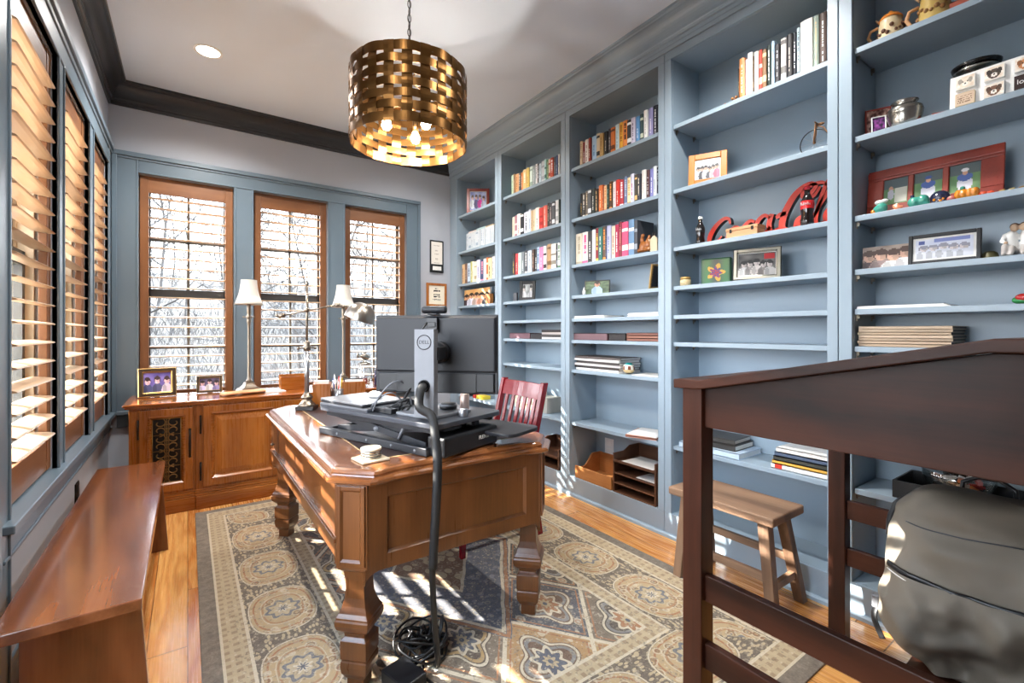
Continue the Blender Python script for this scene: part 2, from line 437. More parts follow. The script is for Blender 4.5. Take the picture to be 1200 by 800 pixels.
MB().box(XL-.16, YB-.1, -.06, XR+.1, YF+.16, 0).build('floor', M['floor'], loc=(0, 0, 0), **ST)
MB().box(XL-.16, YB-.1, H, XR+.1, YF+.16, H+.08).build('ceiling', M['ceil'], **ST)
b = MB(); b.box(XL-.16, YF, 0, XR+.1, YF+.16, ZB-.03); b.box(XL-.16, YF, ZT, XR+.1, YF+.16, H)
xs = [XL-.16]+[q for w in FAR for q in w]+[XR+.1]
for i in range(0, len(xs), 2): b.box(xs[i], YF, ZB-.03, xs[i+1], YF+.16, ZT)
b.build('wall_far', M['wall'], **ST)
b = MB(); b.box(XL-.16, YB-.1, 0, XL, YF, ZB-.03); b.box(XL-.16, YB-.1, ZT, XL, YF, H)
ys = [YB-.1]+[q for w in [FILLW]+LEFT for q in w]+[YF]
for i in range(0, len(ys), 2): b.box(XL-.16, ys[i], ZB-.03, XL, ys[i+1], ZT)
b.build('wall_left', M['wall'], **ST)
MB().box(XR, YB-.1, 0, XR+.1, YF, H).build('wall_right', M['wall'], **ST)
MB().box(XL, YB-.1, 0, XR, YB, H).build('wall_rear', M['wall'], **ST)

# crown mouldings: charcoal on the two plain walls, blue-grey over the shelves
cove = [(-.032-.062*(1-math.cos(PI/2*k/9)), 2.934+.094*math.sin(PI/2*k/9)) for k in range(10)]
crown = [(0, 2.893), (-.014, 2.893), (-.016, 2.912), (-.026, 2.916), (-.028, 2.928), *cove, (-.1, 3.034), (-.108, 3.036), (-.112, 3.05), (0, 3.05)]
MB().sweep(crown, [(XL, YB), (XL, YF), (2.33, YF)]).build('trim_crown', M['crown'], **ST)
MB().sweep([(o, z) for o, z in crown], [(2.33, YF), (2.33, YB)]).build('trim_shelf_crown', M['paint'], **ST)
base = [(0, 0), (-.022, 0), (-.022, .02), (-.016, .028), (-.016, .115), (-.011, .125), (-.009, .14), (0, .14)]
MB().sweep(base, [(XL, YB), (XL, YF)]).build('baseboard_left', M['trim'], **ST)
MB().sweep(base, [(XL+.02, YF), (XR-.3, YF)]).build('baseboard_far', M['trim'], **ST)

# window casings
def casing_board(b, a0, a1, z0, z1, far, band=(0, 0, 0, 0)):
    """flat board with small beads; band = raised edges (low a, high a, bottom, top)"""
    def bx(p, q, r, t, th, o=0):
        if far: b.box(p, YF-o-th, r, q, YF-o, t)
        else: b.box(XL+o, p, r, XL+o+th, q, t)
    bx(a0, a1, z0, z1, .02)
    for side, wd in enumerate(band):
        if not wd: continue
        th = .036 if wd > .02 else .026
        if side == 0: bx(a0, a0+wd, z0, z1, th)
        if side == 1: bx(a1-wd, a1, z0, z1, th)
        if side == 2: bx(a0, a1, z0, z0+wd, th)
        if side == 3: bx(a0, a1, z1-wd, z1, th)
b = MB()
casing_board(b, -.458, -.305, ZB, 2.555, True, (.03, .012, 0, 0)); casing_board(b, 1.826, 1.975, ZB, 2.555, True, (.012, .03, 0, 0))
casing_board(b, .315, .458, ZB, ZT, True, (.014, .014, 0, 0)); casing_board(b, 1.06, 1.215, ZB, ZT, True, (.014, .014, 0, 0))
casing_board(b, -.305, 1.826, ZT, 2.555, True, (0, 0, .012, 0)); b.box(-.458, YF-.04, 2.522, 1.975, YF, 2.556); b.box(-.458, YF-.028, 2.505, 1.975, YF, 2.522)
b.build('trim_far_casing', M['trim'], bevel=.003, **ST)
b = MB()
casing_board(b, 1.93, 2.10, .1, 2.575, False, (.035, .012, 0, 0)); casing_board(b, 4.32, 4.45, ZB, 2.575, False, (.012, 0, 0, 0))
casing_board(b, 2.77, 2.88, ZB, ZT, False, (.012, .012, 0, 0)); casing_board(b, 3.54, 3.68, ZB, ZT, False, (.012, .012, 0, 0))
casing_board(b, 2.10, 4.32, ZT, 2.575, False, (0, 0, .012, 0)); b.box(XL, 1.93, 2.54, XL+.04, 4.45, 2.578); b.box(XL, 1.93, 2.515, XL+.028, 4.45, 2.54)
b.build('trim_left_casing', M['trim'], bevel=.003, **ST)
b = MB(); b.box(-.62, 2.02, .596, -.43, 4.45, .623); b.box(XL, 2.04, .50, XL+.018, 4.45, .596); b.box(XL, 2.04, .50, XL+.026, 4.45, .512)
b.build('trim_left_sill', M['trim'], bevel=.004, **ST)
b = MB(); b.box(-.432, 4.437, .596, 1.99, YF+.13, .623); b.box(-.43, YF-.018, .50, 1.975, YF, .596)
b.build('trim_far_sill', M['trim'], bevel=.004, **ST)

# windows: dark double-hung sashes with muntins and panes, cream jambs
def window(n, far, a0, a1):
    def P(b, p, q, r, t, d0, d1):
        if far: b.box(p, YF+d0, r, q, YF+d1, t)
        else: b.box(XL-d1, p, r, XL-d0, q, t)
    b = MB(); P(b, a0, a0+.022, ZB, ZT, .05, .158); P(b, a1-.022, a1, ZB, ZT, .05, .158); P(b, a0, a1, ZT-.022, ZT, .05, .158)
    P(b, a0+.022, a0+.034, ZB, ZT, .1, .13); P(b, a1-.034, a1-.022, ZB, ZT, .1, .13)
    w = b.build('window_%d' % n, M['jamb'] if not far else M['sash'], bevel=.002, **ST)
    c0, c1 = a0+.03, a1-.03; zm = 1.515
    for z0, z1, d in ((ZB+.005, zm+.03, .075), (zm-.03, ZT-.022, .11)):
        b = MB(); P(b, c0, c0+.038, z0, z1, d, d+.03); P(b, c1-.038, c1, z0, z1, d, d+.03); P(b, c0, c1, z0, z0+.055, d, d+.03); P(b, c0, c1, z1-.06, z1, d, d+.03)
        cm = (c0+c1)/2; hz = (z0+z1)/2
        P(b, cm-.009, cm+.009, z0, z1, d+.006, d+.026); P(b, c0, c1, hz-.009, hz+.009, d+.006, d+.026)
        s = b.build('window_sash', M['sash'], w)
        b = MB(); P(b, c0+.03, c1-.03, z0+.04, z1-.04, d+.013, d+.017); b.build('window_pane', M['glass'], s)
for i, (a0, a1) in enumerate(FAR): window(i+1, True, a0, a1)
for i, (a0, a1) in enumerate(LEFT): window(i+4, False, a0, a1)
window(7, False, *FILLW)  # unseen window, added to bring daylight to the foreground and shelves
MB().box(-5.5, 1.78, -1.3, XL-.16, 1.9, 4.6).build('sun_block_wall', simple('cream_sun_blocker', (206, 200, 188), .7), **ST)   # unseen wall, added to keep the sun out of the fill window

# plantation shutters, one panel per window
def shutter(label, far, a0, a1, tilt):
    g = .006; a0 += g; a1 -= g; z0, z1 = .632, ZT-.006
    cen = ((a0+a1)/2, YF+.03, z0) if far else (XL-.038, (a0+a1)/2, z0)
    t = thing('plantation_shutter', label, 'shutter', cen, 0, 'wooden plantation shutters')
    def P(b, p, q, r, s, d0, d1):
        if far: b.box(p, YF+d0, r, q, YF+d1, s)
        else: b.box(XL-d1, p, r, XL-d0, q, s)
    D0, D1 = (.018, .046) if far else (.002, .03); sw = .054 if far else .06
    sh = M['shut']; ax = 0 if far else 1
    for p in (a0, a1-sw):
        b = MB(); P(b, p, p+sw, z0, z1, D0, D1); b.build('stile', sh[2], t, bevel=.003)
    for r, s in ((z0, .752), (2.282, z1)):
        b = MB(); P(b, a0+sw, a1-sw, r, s, D0+.003, D1-.003); b.build('rail', sh[ax], t, bevel=.002)
    b = MB(); w, th = .082, .011; c, s_ = math.cos(tilt), math.sin(tilt); n = 20
    for i in range(n):
        z = .752+.038+i*(2.282-.752-.076)/(n-1); m = (D0+D1)/2
        pts = []
        for x, q in ((-w/2, 0), (-w/2+.006, th*.32), (-w/4, th/2), (w/4, th/2), (w/2-.006, th*.32), (w/2, 0), (w/2-.006, -th*.32), (w/4, -th/2), (-w/4, -th/2), (-w/2+.006, -th*.32)):
            pts.append((x*c-q*s_, z+x*s_+q*c))
        if far: b.prism([(YF+m+x, q) for x, q in pts], a0+sw+.002, a1-sw-.002, 'x')
        else: b.prism([(XL-m-x, q) for x, q in pts], a0+sw+.002, a1-sw-.002, 'y')
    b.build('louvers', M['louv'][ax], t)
names = ['leftmost', 'middle', 'rightmost']
shutter('wooden louvered shutter behind the framed photos, leftmost of the three in the far wall', True, *FAR[0], .05)
shutter('wooden louvered shutter in the far wall between the two white table lamps', True, *FAR[1], .05)
shutter('wooden louvered shutter in the far wall beside the two small wall pictures', True, *FAR[2], .05)
shutter('sunlit wooden louvered shutter in the side wall, nearest one above the bench', False, *LEFT[0], .14)
shutter('sunlit wooden louvered shutter in the side wall, middle one of the three there', False, *LEFT[1], .14)
shutter('sunlit wooden louvered shutter in the side wall, farthest one beside the corner', False, *LEFT[2], .14)

# wall outlet (left wall), dark plate
b = MB(); b.box(XL, 3.26, .30, XL+.006, 3.345, .42); t = b.build('wall_outlet', M['iron'], label='dark bronze outlet plate low on the side wall above the bench', cat='outlet', bevel=.002)
b = MB(); b.box(XL+.006, 3.278, .308, XL+.009, 3.327, .35); b.box(XL+.006, 3.278, .37, XL+.009, 3.327, .412); b.build('socket', M['black'], t)

# outdoors: sloping leaf-strewn bank and bare trees
b = MB(); nx, ny = 26, 22; vs = []
for j in range(ny+1):
    for i in range(nx+1):
        x = -30+i*70/nx; y = 6+j*50/ny
        vs.append((x, y, -1.2+max(0, y-9)*.17+.5*mnoise.noise(Vector((x*.15, y*.15, 0)))))
b.add(vs, [(j*(nx+1)+i, j*(nx+1)+i+1, (j+1)*(nx+1)+i+1, (j+1)*(nx+1)+i) for j in range(ny) for i in range(nx)])
b.smooth = True
b.add([(-60, -30, -1.3), (60, -30, -1.3), (60, 7, -1.3), (-60, 7, -1.3)], [(0, 1, 2, 3)])
b.build('ground_outside', M['litter'], loc=(0, 20, -1.2), **ST)
def bare_tree(x, y, h, seed, label):
    r = random.Random(seed); z0 = -1.4+max(0, y-9)*.17; b = MB(Matrix.Translation((x, y, z0)))
    def br(p, d, L, rad, dep):
        pts = [p]; q = p.copy(); dd = d.copy(); k = 3 if dep < 3 else 2
        for i in range(k):
            dd = (dd+Vector((r.uniform(-1, 1), r.uniform(-1, 1), r.uniform(-.5, .7)))*.22).normalized()
            q = q+dd*(L/k); pts.append(q)
        b.tube(pts, [rad*(1-.55*i/k) for i in range(k+1)], 5 if dep < 2 else 3)
        if dep >= 5 or L < .12: return
        for c in range(4 if dep else 10):
            f = r.uniform(.3, 1) if dep else .22+.78*c/9
            i = min(k-1, int(f*k)); s = pts[i].lerp(pts[i+1], f*k-i)
            a = r.uniform(0, 2*PI); e = r.uniform(.5, 1.1); side = dd.orthogonal().normalized()
            side.rotate(Matrix.Rotation(a, 3, dd)); nd = (dd*math.cos(e)+side*math.sin(e)).normalized()
            br(s, nd, L*r.uniform(.42, .66)*(1 if dep else (.85-.3*f)), max(.0042, rad*.5), dep+1)
    br(Vector((0, 0, 0)), Vector((r.uniform(-.08, .08), r.uniform(-.08, .08), 1)).normalized(), h, h*.009, 0)
    b.build('bare_tree', M['bark'], loc=(x, y, z0), label=label, cat='tree', group='bare winter trees outside the far windows')
for k in range(20):
    r_ = random.Random(50+k); y = 10+k*1.5; x = (-.1+.56*((k*.618) % 1))*y+r_.uniform(-.4, .4)
    bare_tree(x, y, r_.uniform(4.6, 6.8), 90+k, 'leafless grey winter tree on the bank outside the far windows')
b = MB(); r_ = random.Random(4)
for k in range(2600):
    y = r_.uniform(8, 26); x = (-.25+.85*r_.random())*y; z = -1.3+max(0, y-9)*.17; hh = r_.uniform(.5, 1.9); q = Vector((x, y, z)); dd = Vector((r_.uniform(-.5, .5), r_.uniform(-.5, .5), 1)).normalized(); w = .0025+.0003*y
    m_ = q+dd*hh*.5; e = m_+(dd+Vector((r_.uniform(-.6, .6), r_.uniform(-.6, .6), 0))).normalized()*hh*.5
    b.tube([q, m_, e], [w, w*.8, w*.5], 3); b.tube([m_, m_+(dd+Vector((r_.uniform(-1, 1), r_.uniform(-1, 1), .2))).normalized()*hh*.4], [w*.7, w*.4], 3)
b.build('undergrowth', M['bark'], label='tangle of bare grey brushwood covering the bank outside the far windows', cat='brushwood', kind='stuff')
# ------------------------------------------------------------------ daylight and lamps
w = bpy.data.worlds.new('sky'); SC.world = w; w.use_nodes = True; nt = w.node_tree; nt.nodes.clear()
bg = nt.nodes.new('ShaderNodeBackground'); ow = nt.nodes.new('ShaderNodeOutputWorld'); nt.links.new(bg.outputs[0], ow.inputs[0])
tcw = nt.nodes.new('ShaderNodeTexCoord'); sp = nt.nodes.new('ShaderNodeSeparateXYZ'); nt.links.new(tcw.outputs['Generated'], sp.inputs[0])
cr = nt.nodes.new('ShaderNodeValToRGB'); nt.links.new(sp.outputs[2], cr.inputs[0])
cr.color_ramp.elements[0].position = 0; cr.color_ramp.elements[0].color = (.95, .97, 1, 1)
cr.color_ramp.elements[1].position = .8; cr.color_ramp.elements[1].color = (.55, .74, 1, 1)
nt.links.new(cr.outputs[0], bg.inputs[0]); bg.inputs[1].default_value = 13.0
def light(name, typ, loc, energy, color=(1, 1, 1), aim=None, **kw):
    l = bpy.data.lights.new(name, typ); l.energy = energy; l.color = color
    for k, v in kw.items():
        if k == 'portal': l.cycles.is_portal = True
        else: setattr(l, k, v)
    o = bpy.data.objects.new(name, l); COL.objects.link(o); o.location = loc
    if aim is not None: o.rotation_euler = Vector(aim).to_track_quat('-Z', 'Y').to_euler()
    return o
light('sun', 'SUN', (-6, 8, 8), 44, (1, .95, .86), (1, -.87, -.74), angle=.009)
for i, (a, c) in enumerate(FAR): light('portal_far', 'AREA', ((a+c)/2, YF+.15, (ZB+ZT)/2), 1, aim=(0, -1, 0), shape='RECTANGLE', size=c-a, size_y=ZT-ZB, portal=True)
for i, (a, c) in enumerate(LEFT+[FILLW]): light('portal_left', 'AREA', (XL-.15, (a+c)/2, (ZB+ZT)/2), 1, aim=(1, 0, 0), shape='RECTANGLE', size=c-a, size_y=ZT-ZB, portal=True)
def downlight(x, y, label, W=190):
    t = thing('recessed_downlight', label, 'ceiling light', (x, y, H), 0, 'recessed ceiling downlights')
    b = MB(); b.smooth = True; b.lathe([(.082, H), (.082, H-.004), (.066, H-.006), (.064, H-.001)], x, y, 32, caps=False); b.build('trim_ring', M['white'], t)
    MB().lathe([(.065, H-.0015), (.065, H-.003)], x, y, 32).build('lens', M['led'], t)
    light('downlight', 'SPOT', (x, y, H-.02), W, (1, .97, .93), (0, 0, -1), spot_size=2.6, spot_blend=.8, shadow_soft_size=.06)
downlight(.11, 3.62, 'round white recessed light in the ceiling near the corner with the windows', 150)
downlight(1.74, 3.62, 'round white recessed light in the ceiling behind the woven pendant lamp', 75)
downlight(.11, 1.2, 'round white recessed light in the ceiling above the bench', 70)
downlight(1.74, 1.2, 'round white recessed light in the ceiling above the slant-top desk', 120)
SC.view_settings.view_transform = 'Standard'; SC.view_settings.look = 'None'; SC.view_settings.gamma = 1
SC.view_settings.use_curve_mapping = False; SC.view_settings.exposure = .5
SC.cycles.max_bounces = 10; SC.cycles.diffuse_bounces = 6; SC.cycles.glossy_bounces = 4; SC.cycles.transparent_max_bounces = 16
SC.cycles.use_denoising = True; SC.cycles.sample_clamp_indirect = 8; SC.cycles.caustics_reflective = False; SC.cycles.caustics_refractive = False
# ------------------------------------------------------------------ built-in bookcases
XF, XB_ = 2.33, 2.61
BAYS = [(3.592, 4.335, 3.54, 4.488), (2.669, 3.488, 2.62, 3.54), (1.779, 2.573, 1.733, 2.62), (.876, 1.687, .833, 1.733), (-.02, .782, -.075, .833)]
SZ = [2.43, 2.05, 1.71, 1.48, 1.31, 1.15, .93, .54]
blab = ['blue-grey built-in bookcase bay next to the far wall, partly behind the monitor', 'blue-grey built-in bookcase bay behind the red chair, second from the far wall',
        'blue-grey built-in bookcase bay in the middle, with white outlet and wooden paper trays', 'blue-grey built-in bookcase bay behind the stool, with soda bottles and red lettering',
        'blue-grey built-in bookcase bay nearest the camera, with urn and red triple frame']
pinmesh = None
for bi, (y0, y1, u0, u1) in enumerate(BAYS):
    t = thing('bookcase', blab[bi], 'bookcase', (XB_, (u0+u1)/2, 0), 0, 'built-in bookcase bays along the wall')
    P = M['paint']; e = .0015; u0 += e; u1 -= e
    for a, c, nm in ((u0, y0, 'side_panel'), (y1, u1, 'side_panel')):
        MB().box(XF+.02, a, .14, XB_, c, 2.82).build(nm, P, t)
    MB().box(XB_, u0, 0, XB_+.018, u1, 2.9).build('back_panel', P, t)
    MB().box(XF+.02, u0, 2.82, XB_, u1, 2.9).build('top_panel', P, t)
    MB().box(XF+.02, u0, .112, XB_, u1, .14).build('bottom_panel', P, t)
    b = MB(); b.box(XF, u0, .14, XF+.02, y0, 2.82); b.box(XF, y1, .14, XF+.02, u1, 2.82); b.box(XF, u0, 2.82, XF+.02, u1, 2.893)
    b.build('face_frame', P, t, bevel=.0025)
    b = MB(); b.box(XF, u0, 0, XF+.02, u1, .14); b.build('plinth', P, t, bevel=.002)
    for z in SZ:
        s = MB().box(XF+.018, y0+.004, z-.024, XB_-.002, y1-.004, z).build('shelf', P, t, bevel=.002)
        for px in (XF+.05, XB_-.06):
            for py, q in ((y1-.001, -1), (y0+.001, 1)):
                b = MB(); b.box(px-.006, py, z-.04, px+.006, py+q*.012, z-.024); b.box(px-.004, py, z-.05, px+.004, py+q*.004, z-.04)
                b.build('shelf_pin', M['nickel'], s)
MB().sweep([(0, 0), (-.02, 0), (-.018, .014), (-.01, .021), (0, .022)], [(XF, YF), (XF, -.075)]).build('trim_shoe', M['paint'], **ST)
b = MB(); b.box(XF-.012, -.075, 2.868, XF, YF, 2.894); b.build('trim_frieze', M['paint'], bevel=.003, **ST)
# white outlet on the back of the middle bay
b = MB(); b.box(XB_-.006, 2.39, .275, XB_, 2.475, .405); t = b.build('wall_outlet', M['white'], label='white outlet plate on the bookcase back above the wooden paper trays', cat='outlet', bevel=.002)
b = MB(); b.box(XB_-.009, 2.41, .29, XB_-.006, 2.455, .332); b.box(XB_-.009, 2.41, .348, XB_-.006, 2.455, .39); b.build('socket', M['paper'], t)
# ------------------------------------------------------------------ books (y at the far edge, y at the near edge, colour word, cover, lettering, height)
BOOKS=[
(1,2.05,0.175,[(4.218,4.169,'white','c4cbd0','8fa0b0'),(4.169,4.122,'white','c4cbd0','8fa0b0'),(4.122,4.075,'white','c4cbd0','8fa0b0'),(4.075,4.029,'white','c4cbd0','8fa0b0'),(4.029,3.984,'white','c4cbd0','8fa0b0'),(3.984,3.939,'white','c4cbd0','8fa0b0'),(3.939,3.895,'white','c4cbd0','8fa0b0'),(3.895,3.852,'white','c4cbd0','8fa0b0'),(3.852,3.809,'white','c4cbd0','8fa0b0'),(3.809,3.767,'white','c4cbd0','8fa0b0'),(3.767,3.726,'white','c4cbd0','8fa0b0'),(3.726,3.686,'white','c4cbd0','8fa0b0')]),
(1,1.71,0.215,[(4.309,4.254,'tan','d8b48a','7a4030'),(4.254,4.2,'brown','7b5a48','e0d0b0'),(4.2,4.141,'pale blue','c4d4e4','5a6a80'),(4.132,4.094,'olive','b9b36a','f0f0e0'),(4.094,4.06,'ivory','efe8d4','a09070'),(4.06,4.009,'cream','f0e4cc','b8a888'),(4.009,3.942,'lavender','d2d2ea','70709a'),(3.942,3.877,'navy','3c4a70','e08aa0'),(3.877,3.83,'white','eeeeee','aaaaaa'),(3.83,3.794,'orange','d8743c','f0e0c0'),(3.794,3.732,'buff','e6d2a4','201a18'),(3.729,3.677,'grey white','e2e2de','60605a')]),
(2,2.43,0.175,[(3.397,3.368,'pale green','b7d2b4','4f7a50'),(3.368,3.339,'brown','8a6a46','d8b070'),(3.339,3.288,'tan','d39a62','8a4a20'),(3.288,3.261,'charcoal','474648','c8b8a0'),(3.253,3.231,'orange','e0823c','fff0d8'),(3.228,3.179,'gold','e6c47c','f6ecd0'),(3.173,3.138,'yellow','e8c860','b06a30'),(3.129,3.093,'mint','dbe8dc','9ab0a0'),(3.089,3.054,'grey','98a2a0','d8e0e0'),(3.052,3.025,'white','f2f2f2','b0b0b8'),(3.023,3.005,'black','2a2c34','cccccc'),(3.005,2.974,'pale blue','d2e2ea','8aa0b0'),(2.974,2.93,'light grey','c2c8cc','9aa0a8'),(2.93,2.906,'aqua','b4dcd8','507a70'),(2.903,2.88,'green','5a8a5a','e8d8b0'),(2.88,2.854,'cream','e8c8b0','c05040'),(2.854,2.817,'red','d0502c','f4e8e0'),(2.814,2.79,'dark grey','3e4248','b0b0b0'),(2.788,2.765,'navy','40507a','d8e0f0'),(2.764,2.742,'ivory','f0ece6','808080')]),
(2,2.05,0.19,[(3.385,3.352,'cream','efe2cc','c08060'),(3.352,3.316,'mauve','b0808a','e8d0d0'),(3.316,3.264,'ivory','f0e8e0','d08a7a'),(3.264,3.217,'black','26262a','f0f0f0'),(3.213,3.144,'lavender','e2e2f0','30303a'),(3.144,3.111,'pale blue','d4def0','7080a0'),(3.111,3.081,'tan','d2b88e','806040'),(3.081,3.048,'buff','e4d4b4','a08860'),(3.048,3.0,'white','f4efe8','404040'),(3.0,2.953,'red','d83c34','b02020'),(2.948,2.898,'coral','e86a58','f4d0c4'),(2.894,2.867,'dark brown','3a2f2c','d0c0a0'),(2.867,2.836,'charcoal','4a4a4c','f4d8d0'),(2.833,2.797,'grey','55575a','f0f0f0'),(2.794,2.758,'pale grey','e8e8e6','c0c0c0'),(2.758,2.739,'dark green','2a3a34','90a090')]),
(2,1.71,0.2,[(3.381,3.348,'black','2e2a28','d8b040'),(3.343,3.296,'red','c03a40','f0c0b8'),(3.292,3.249,'mint','d4e6dc','70a090'),(3.245,3.202,'grey','7c848a','d8e0e4'),(3.197,3.159,'charcoal','484a50','e0e0e0'),(3.156,3.099,'pale blue','dce6f2','8898b0'),(3.092,3.062,'brown','4a3430','d0a080'),(3.059,3.026,'dark grey','303238','ffffff'),(3.026,2.995,'sky blue','bcd4ee','6080a8'),(2.995,2.944,'pink','e888b4','f8d8e8'),(2.942,2.903,'white','f0ecec','382c30'),(2.9,2.853,'tan','b8946a','705030'),(2.847,2.786,'cream','eeeade','888070'),(2.781,2.766,'navy','2c3444','9098a8'),(2.766,2.733,'ivory','eef0ec','4a7a50')]),
(3,2.43,0.18,[(2.512,2.485,'cream','e6cfae','c09a70'),(2.485,2.458,'maroon','8a2a24','f4f0e8'),(2.458,2.423,'white','f0ece4','8a2a24'),(2.423,2.397,'dark red','9c3428','e8e0d0'),(2.393,2.346,'light blue','a8c8e4','4a80b8'),(2.346,2.313,'buff','e0cfae','3a3a3a'),(2.313,2.28,'tan','d0a868','8a6030'),(2.272,2.24,'black','2a2624','e8d8c0'),(2.232,2.208,'charcoal','463c40','f0e8e0'),(2.208,2.169,'orange','e07c34','6a3818'),(2.169,2.135,'aqua','d2e8ee','7aaac0'),(2.135,2.102,'yellow','eab23c','a86a18'),(2.102,2.065,'apricot','f0964a','502010'),(2.065,2.029,'dark grey','303034','f4f4f4'),(2.029,1.994,'lilac','d2cce0','605870'),(1.99,1.959,'blue','5c94c8','d8ecf8'),(1.959,1.932,'dark green','344a4c','d0d8c0'),(1.928,1.898,'ivory','f2f2ee','c0c0bc'),(1.892,1.859,'lavender','9a96c4','f0eef8'),(1.853,1.821,'navy','222530','f4f4f4')]),
(3,2.05,0.185,[(2.508,2.485,'black','201e1c','e0b840'),(2.485,2.458,'charcoal','484440','d8d0c8'),(2.458,2.432,'grey','6e665c','c8b898'),(2.432,2.397,'dark grey','58585a','e4e4e4'),(2.393,2.363,'dark green','28302c','f0f0e8'),(2.359,2.329,'dark brown','342820','e0b878'),(2.325,2.288,'orange','e0793a','f8d8b0'),(2.288,2.276,'rust','b0481c','f0c090'),(2.276,2.248,'peach','f0bf90','d8905a'),(2.248,2.224,'bottle green','22322a','98c8b0'),(2.224,2.196,'brown','4a3018','e89840'),(2.193,2.162,'white','f2e6e6','c8b0b0'),(2.162,2.128,'red','d02c1c','f8e8d8'),(2.128,2.094,'crimson','b83038','f8f0f0'),(2.094,2.065,'slate blue','66789a','a8b8d0'),(2.065,2.036,'cream','f0dcb0','c8a468'),(2.036,2.008,'pale lavender','d8daf0','b04050'),(2.004,1.98,'olive','3c382c','d8b070'),(1.976,1.952,'navy','262a38','f0e8d0'),(1.945,1.912,'ivory','e2e0dc','bcbab8'),(1.908,1.885,'maroon','482428','f0f0f0'),(1.882,1.853,'lavender','7a7ab4','e0e0f8'),(1.853,1.827,'pale grey','dce4e8','808c98'),(1.827,1.814,'dark blue','1c2440','c0c8d8')]),
(3,1.71,0.235,[(2.558,2.494,'cream','e2d8c4','b8ac94'),(2.49,2.432,'ivory','e8e0d8','d86090'),(2.432,2.388,'black','302a2c','f0f0f0'),(2.388,2.354,'white','f0f0ea','b0b0a8'),(2.354,2.329,'dark red','8c1c28','f0d860'),(2.329,2.288,'teal','2c6c62','f0f4f0'),(2.284,2.256,'brown','5c4430','e89038'),(2.256,2.243,'navy','262a44','a0a8c0'),(2.243,2.207,'lavender','b4b8dc','3a4470'),(2.204,2.169,'buff','d6c8b0','9a4a50'),(2.169,2.135,'crimson','a82048','f4f0f0'),(2.135,2.11,'wine','7a1428','d89080'),(2.109,2.058,'pink','d84c74','f4e4e0'),(2.054,2.008,'blue','6a8cb0','f4f4f0'),(2.006,1.98,'slate','3c4048','8c94a0')]),
(4,2.43,0.21,[(1.311,1.304,'dark grey','34302e','b0a080',0.17),(1.303,1.273,'orange','e08a50','fff0e0',0.215),(1.272,1.26,'pale lavender','dcdce8','9090a8',0.2),(1.259,1.234,'white','f4f2ee','c8c8c8',0.225),(1.233,1.228,'brown','7a5a42','c0a080',0.2),(1.227,1.204,'cream','ece4d2','c0b8a0',0.215),(1.203,1.186,'red','c84a3c','f0e0d0',0.215),(1.185,1.164,'tan','8a6848','e8c898',0.205),(1.161,1.142,'dark green','1e302c','f0f4f0',0.215),(1.141,1.125,'light blue','b8d2ea','6a90b8',0.225),(1.123,1.101,'black','2e2c30','f0f0f0',0.2),(1.097,1.07,'pale grey','c8c6c4','6e6a6a',0.215),(1.069,1.042,'charcoal','242326','a09890',0.22),(1.04,1.024,'dark blue','1a1e28','e8e8e8',0.215),(1.023,1.01,'pale blue','c6dae6','5a6a74',0.23),(1.009,0.956,'ivory','efece4','c4c0b4',0.25),(0.952,0.929,'sage green','98a69a','d8b880',0.245),(0.927,0.898,'dark brown','54423c','f4f0ea',0.245)]),
]
ORD = ['first', 'second', 'third', 'fourth', 'fifth', 'sixth', 'seventh', 'eighth', 'ninth', 'tenth', 'eleventh', 'twelfth', '13th', '14th', '15th', '16th', '17th', '18th', '19th', '20th', '21st', '22nd', '23rd', '24th', '25th']
BAYN = {1: 'bay by far wall', 2: 'bay behind red chair', 3: 'middle bay', 4: 'bay behind stool'}
ROWN = {2.43: 'top book row', 2.05: 'second book row', 1.71: 'third book row'}
def book(xs, ya, yb, z, h, dep, cover, ink, label, group, lean=0):
    z += .0007
    r = random.Random(int(ya*1e4)+int(z*100)); th = ya-yb; b = MB(); c = lin(cover); k = lin(ink); pg = lin((232, 222, 200))
    g = min(.004, th*.14); x1 = xs+dep
    b.col = c                                   # spine (a grid that carries the printed title), boards
    nz, ny = 44, 5; mode = r.choice('tttbs')
    vs = []; fs = []; cs = []
    for j in range(nz+1):
        for i in range(ny+1):
            bulge = .004*math.sin(PI*i/ny)*(1 if th > .015 else .5)
            vs.append((xs+.004-bulge, ya-.0008-(th-.0016)*i/ny, z+h*j/nz))
    run = [r.random() < .72 for _ in range(nz)]; a, q = r.uniform(.08, .2), r.uniform(.55, .92)
    for j in range(nz):
        f = j/nz
        for i in range(ny):
            kk = j*(ny+1)+i; fs.append((kk, kk+1, kk+ny+2, kk+ny+1))
            on = (i == 2 and a < f < q and run[j]) if mode == 't' else ((a < f < a+.16 or q-.05 < f < q+.04) if mode == 'b' else (i in (2, 3) and .3 < f < .9 and run[j]) or f < .07)
            cs.append(k if on else c)
    b.add(vs, fs, cs)
    b.box(xs+.004, ya-.0008, z, x1, ya-.0008-g*.6, z+h); b.box(xs+.004, yb+.0008, z, x1, yb+.0008+g*.6, z+h); b.box(xs+.004, ya-.001, z, xs+.006, yb+.001, z+h)
    b.col = pg; b.box(xs+.006, ya-.001-g*.6, z+.003, x1-.004, yb+.001+g*.6, z+h-.003)
    return b.build('book', M['bookcov'], label=label, cat='book', group=group)
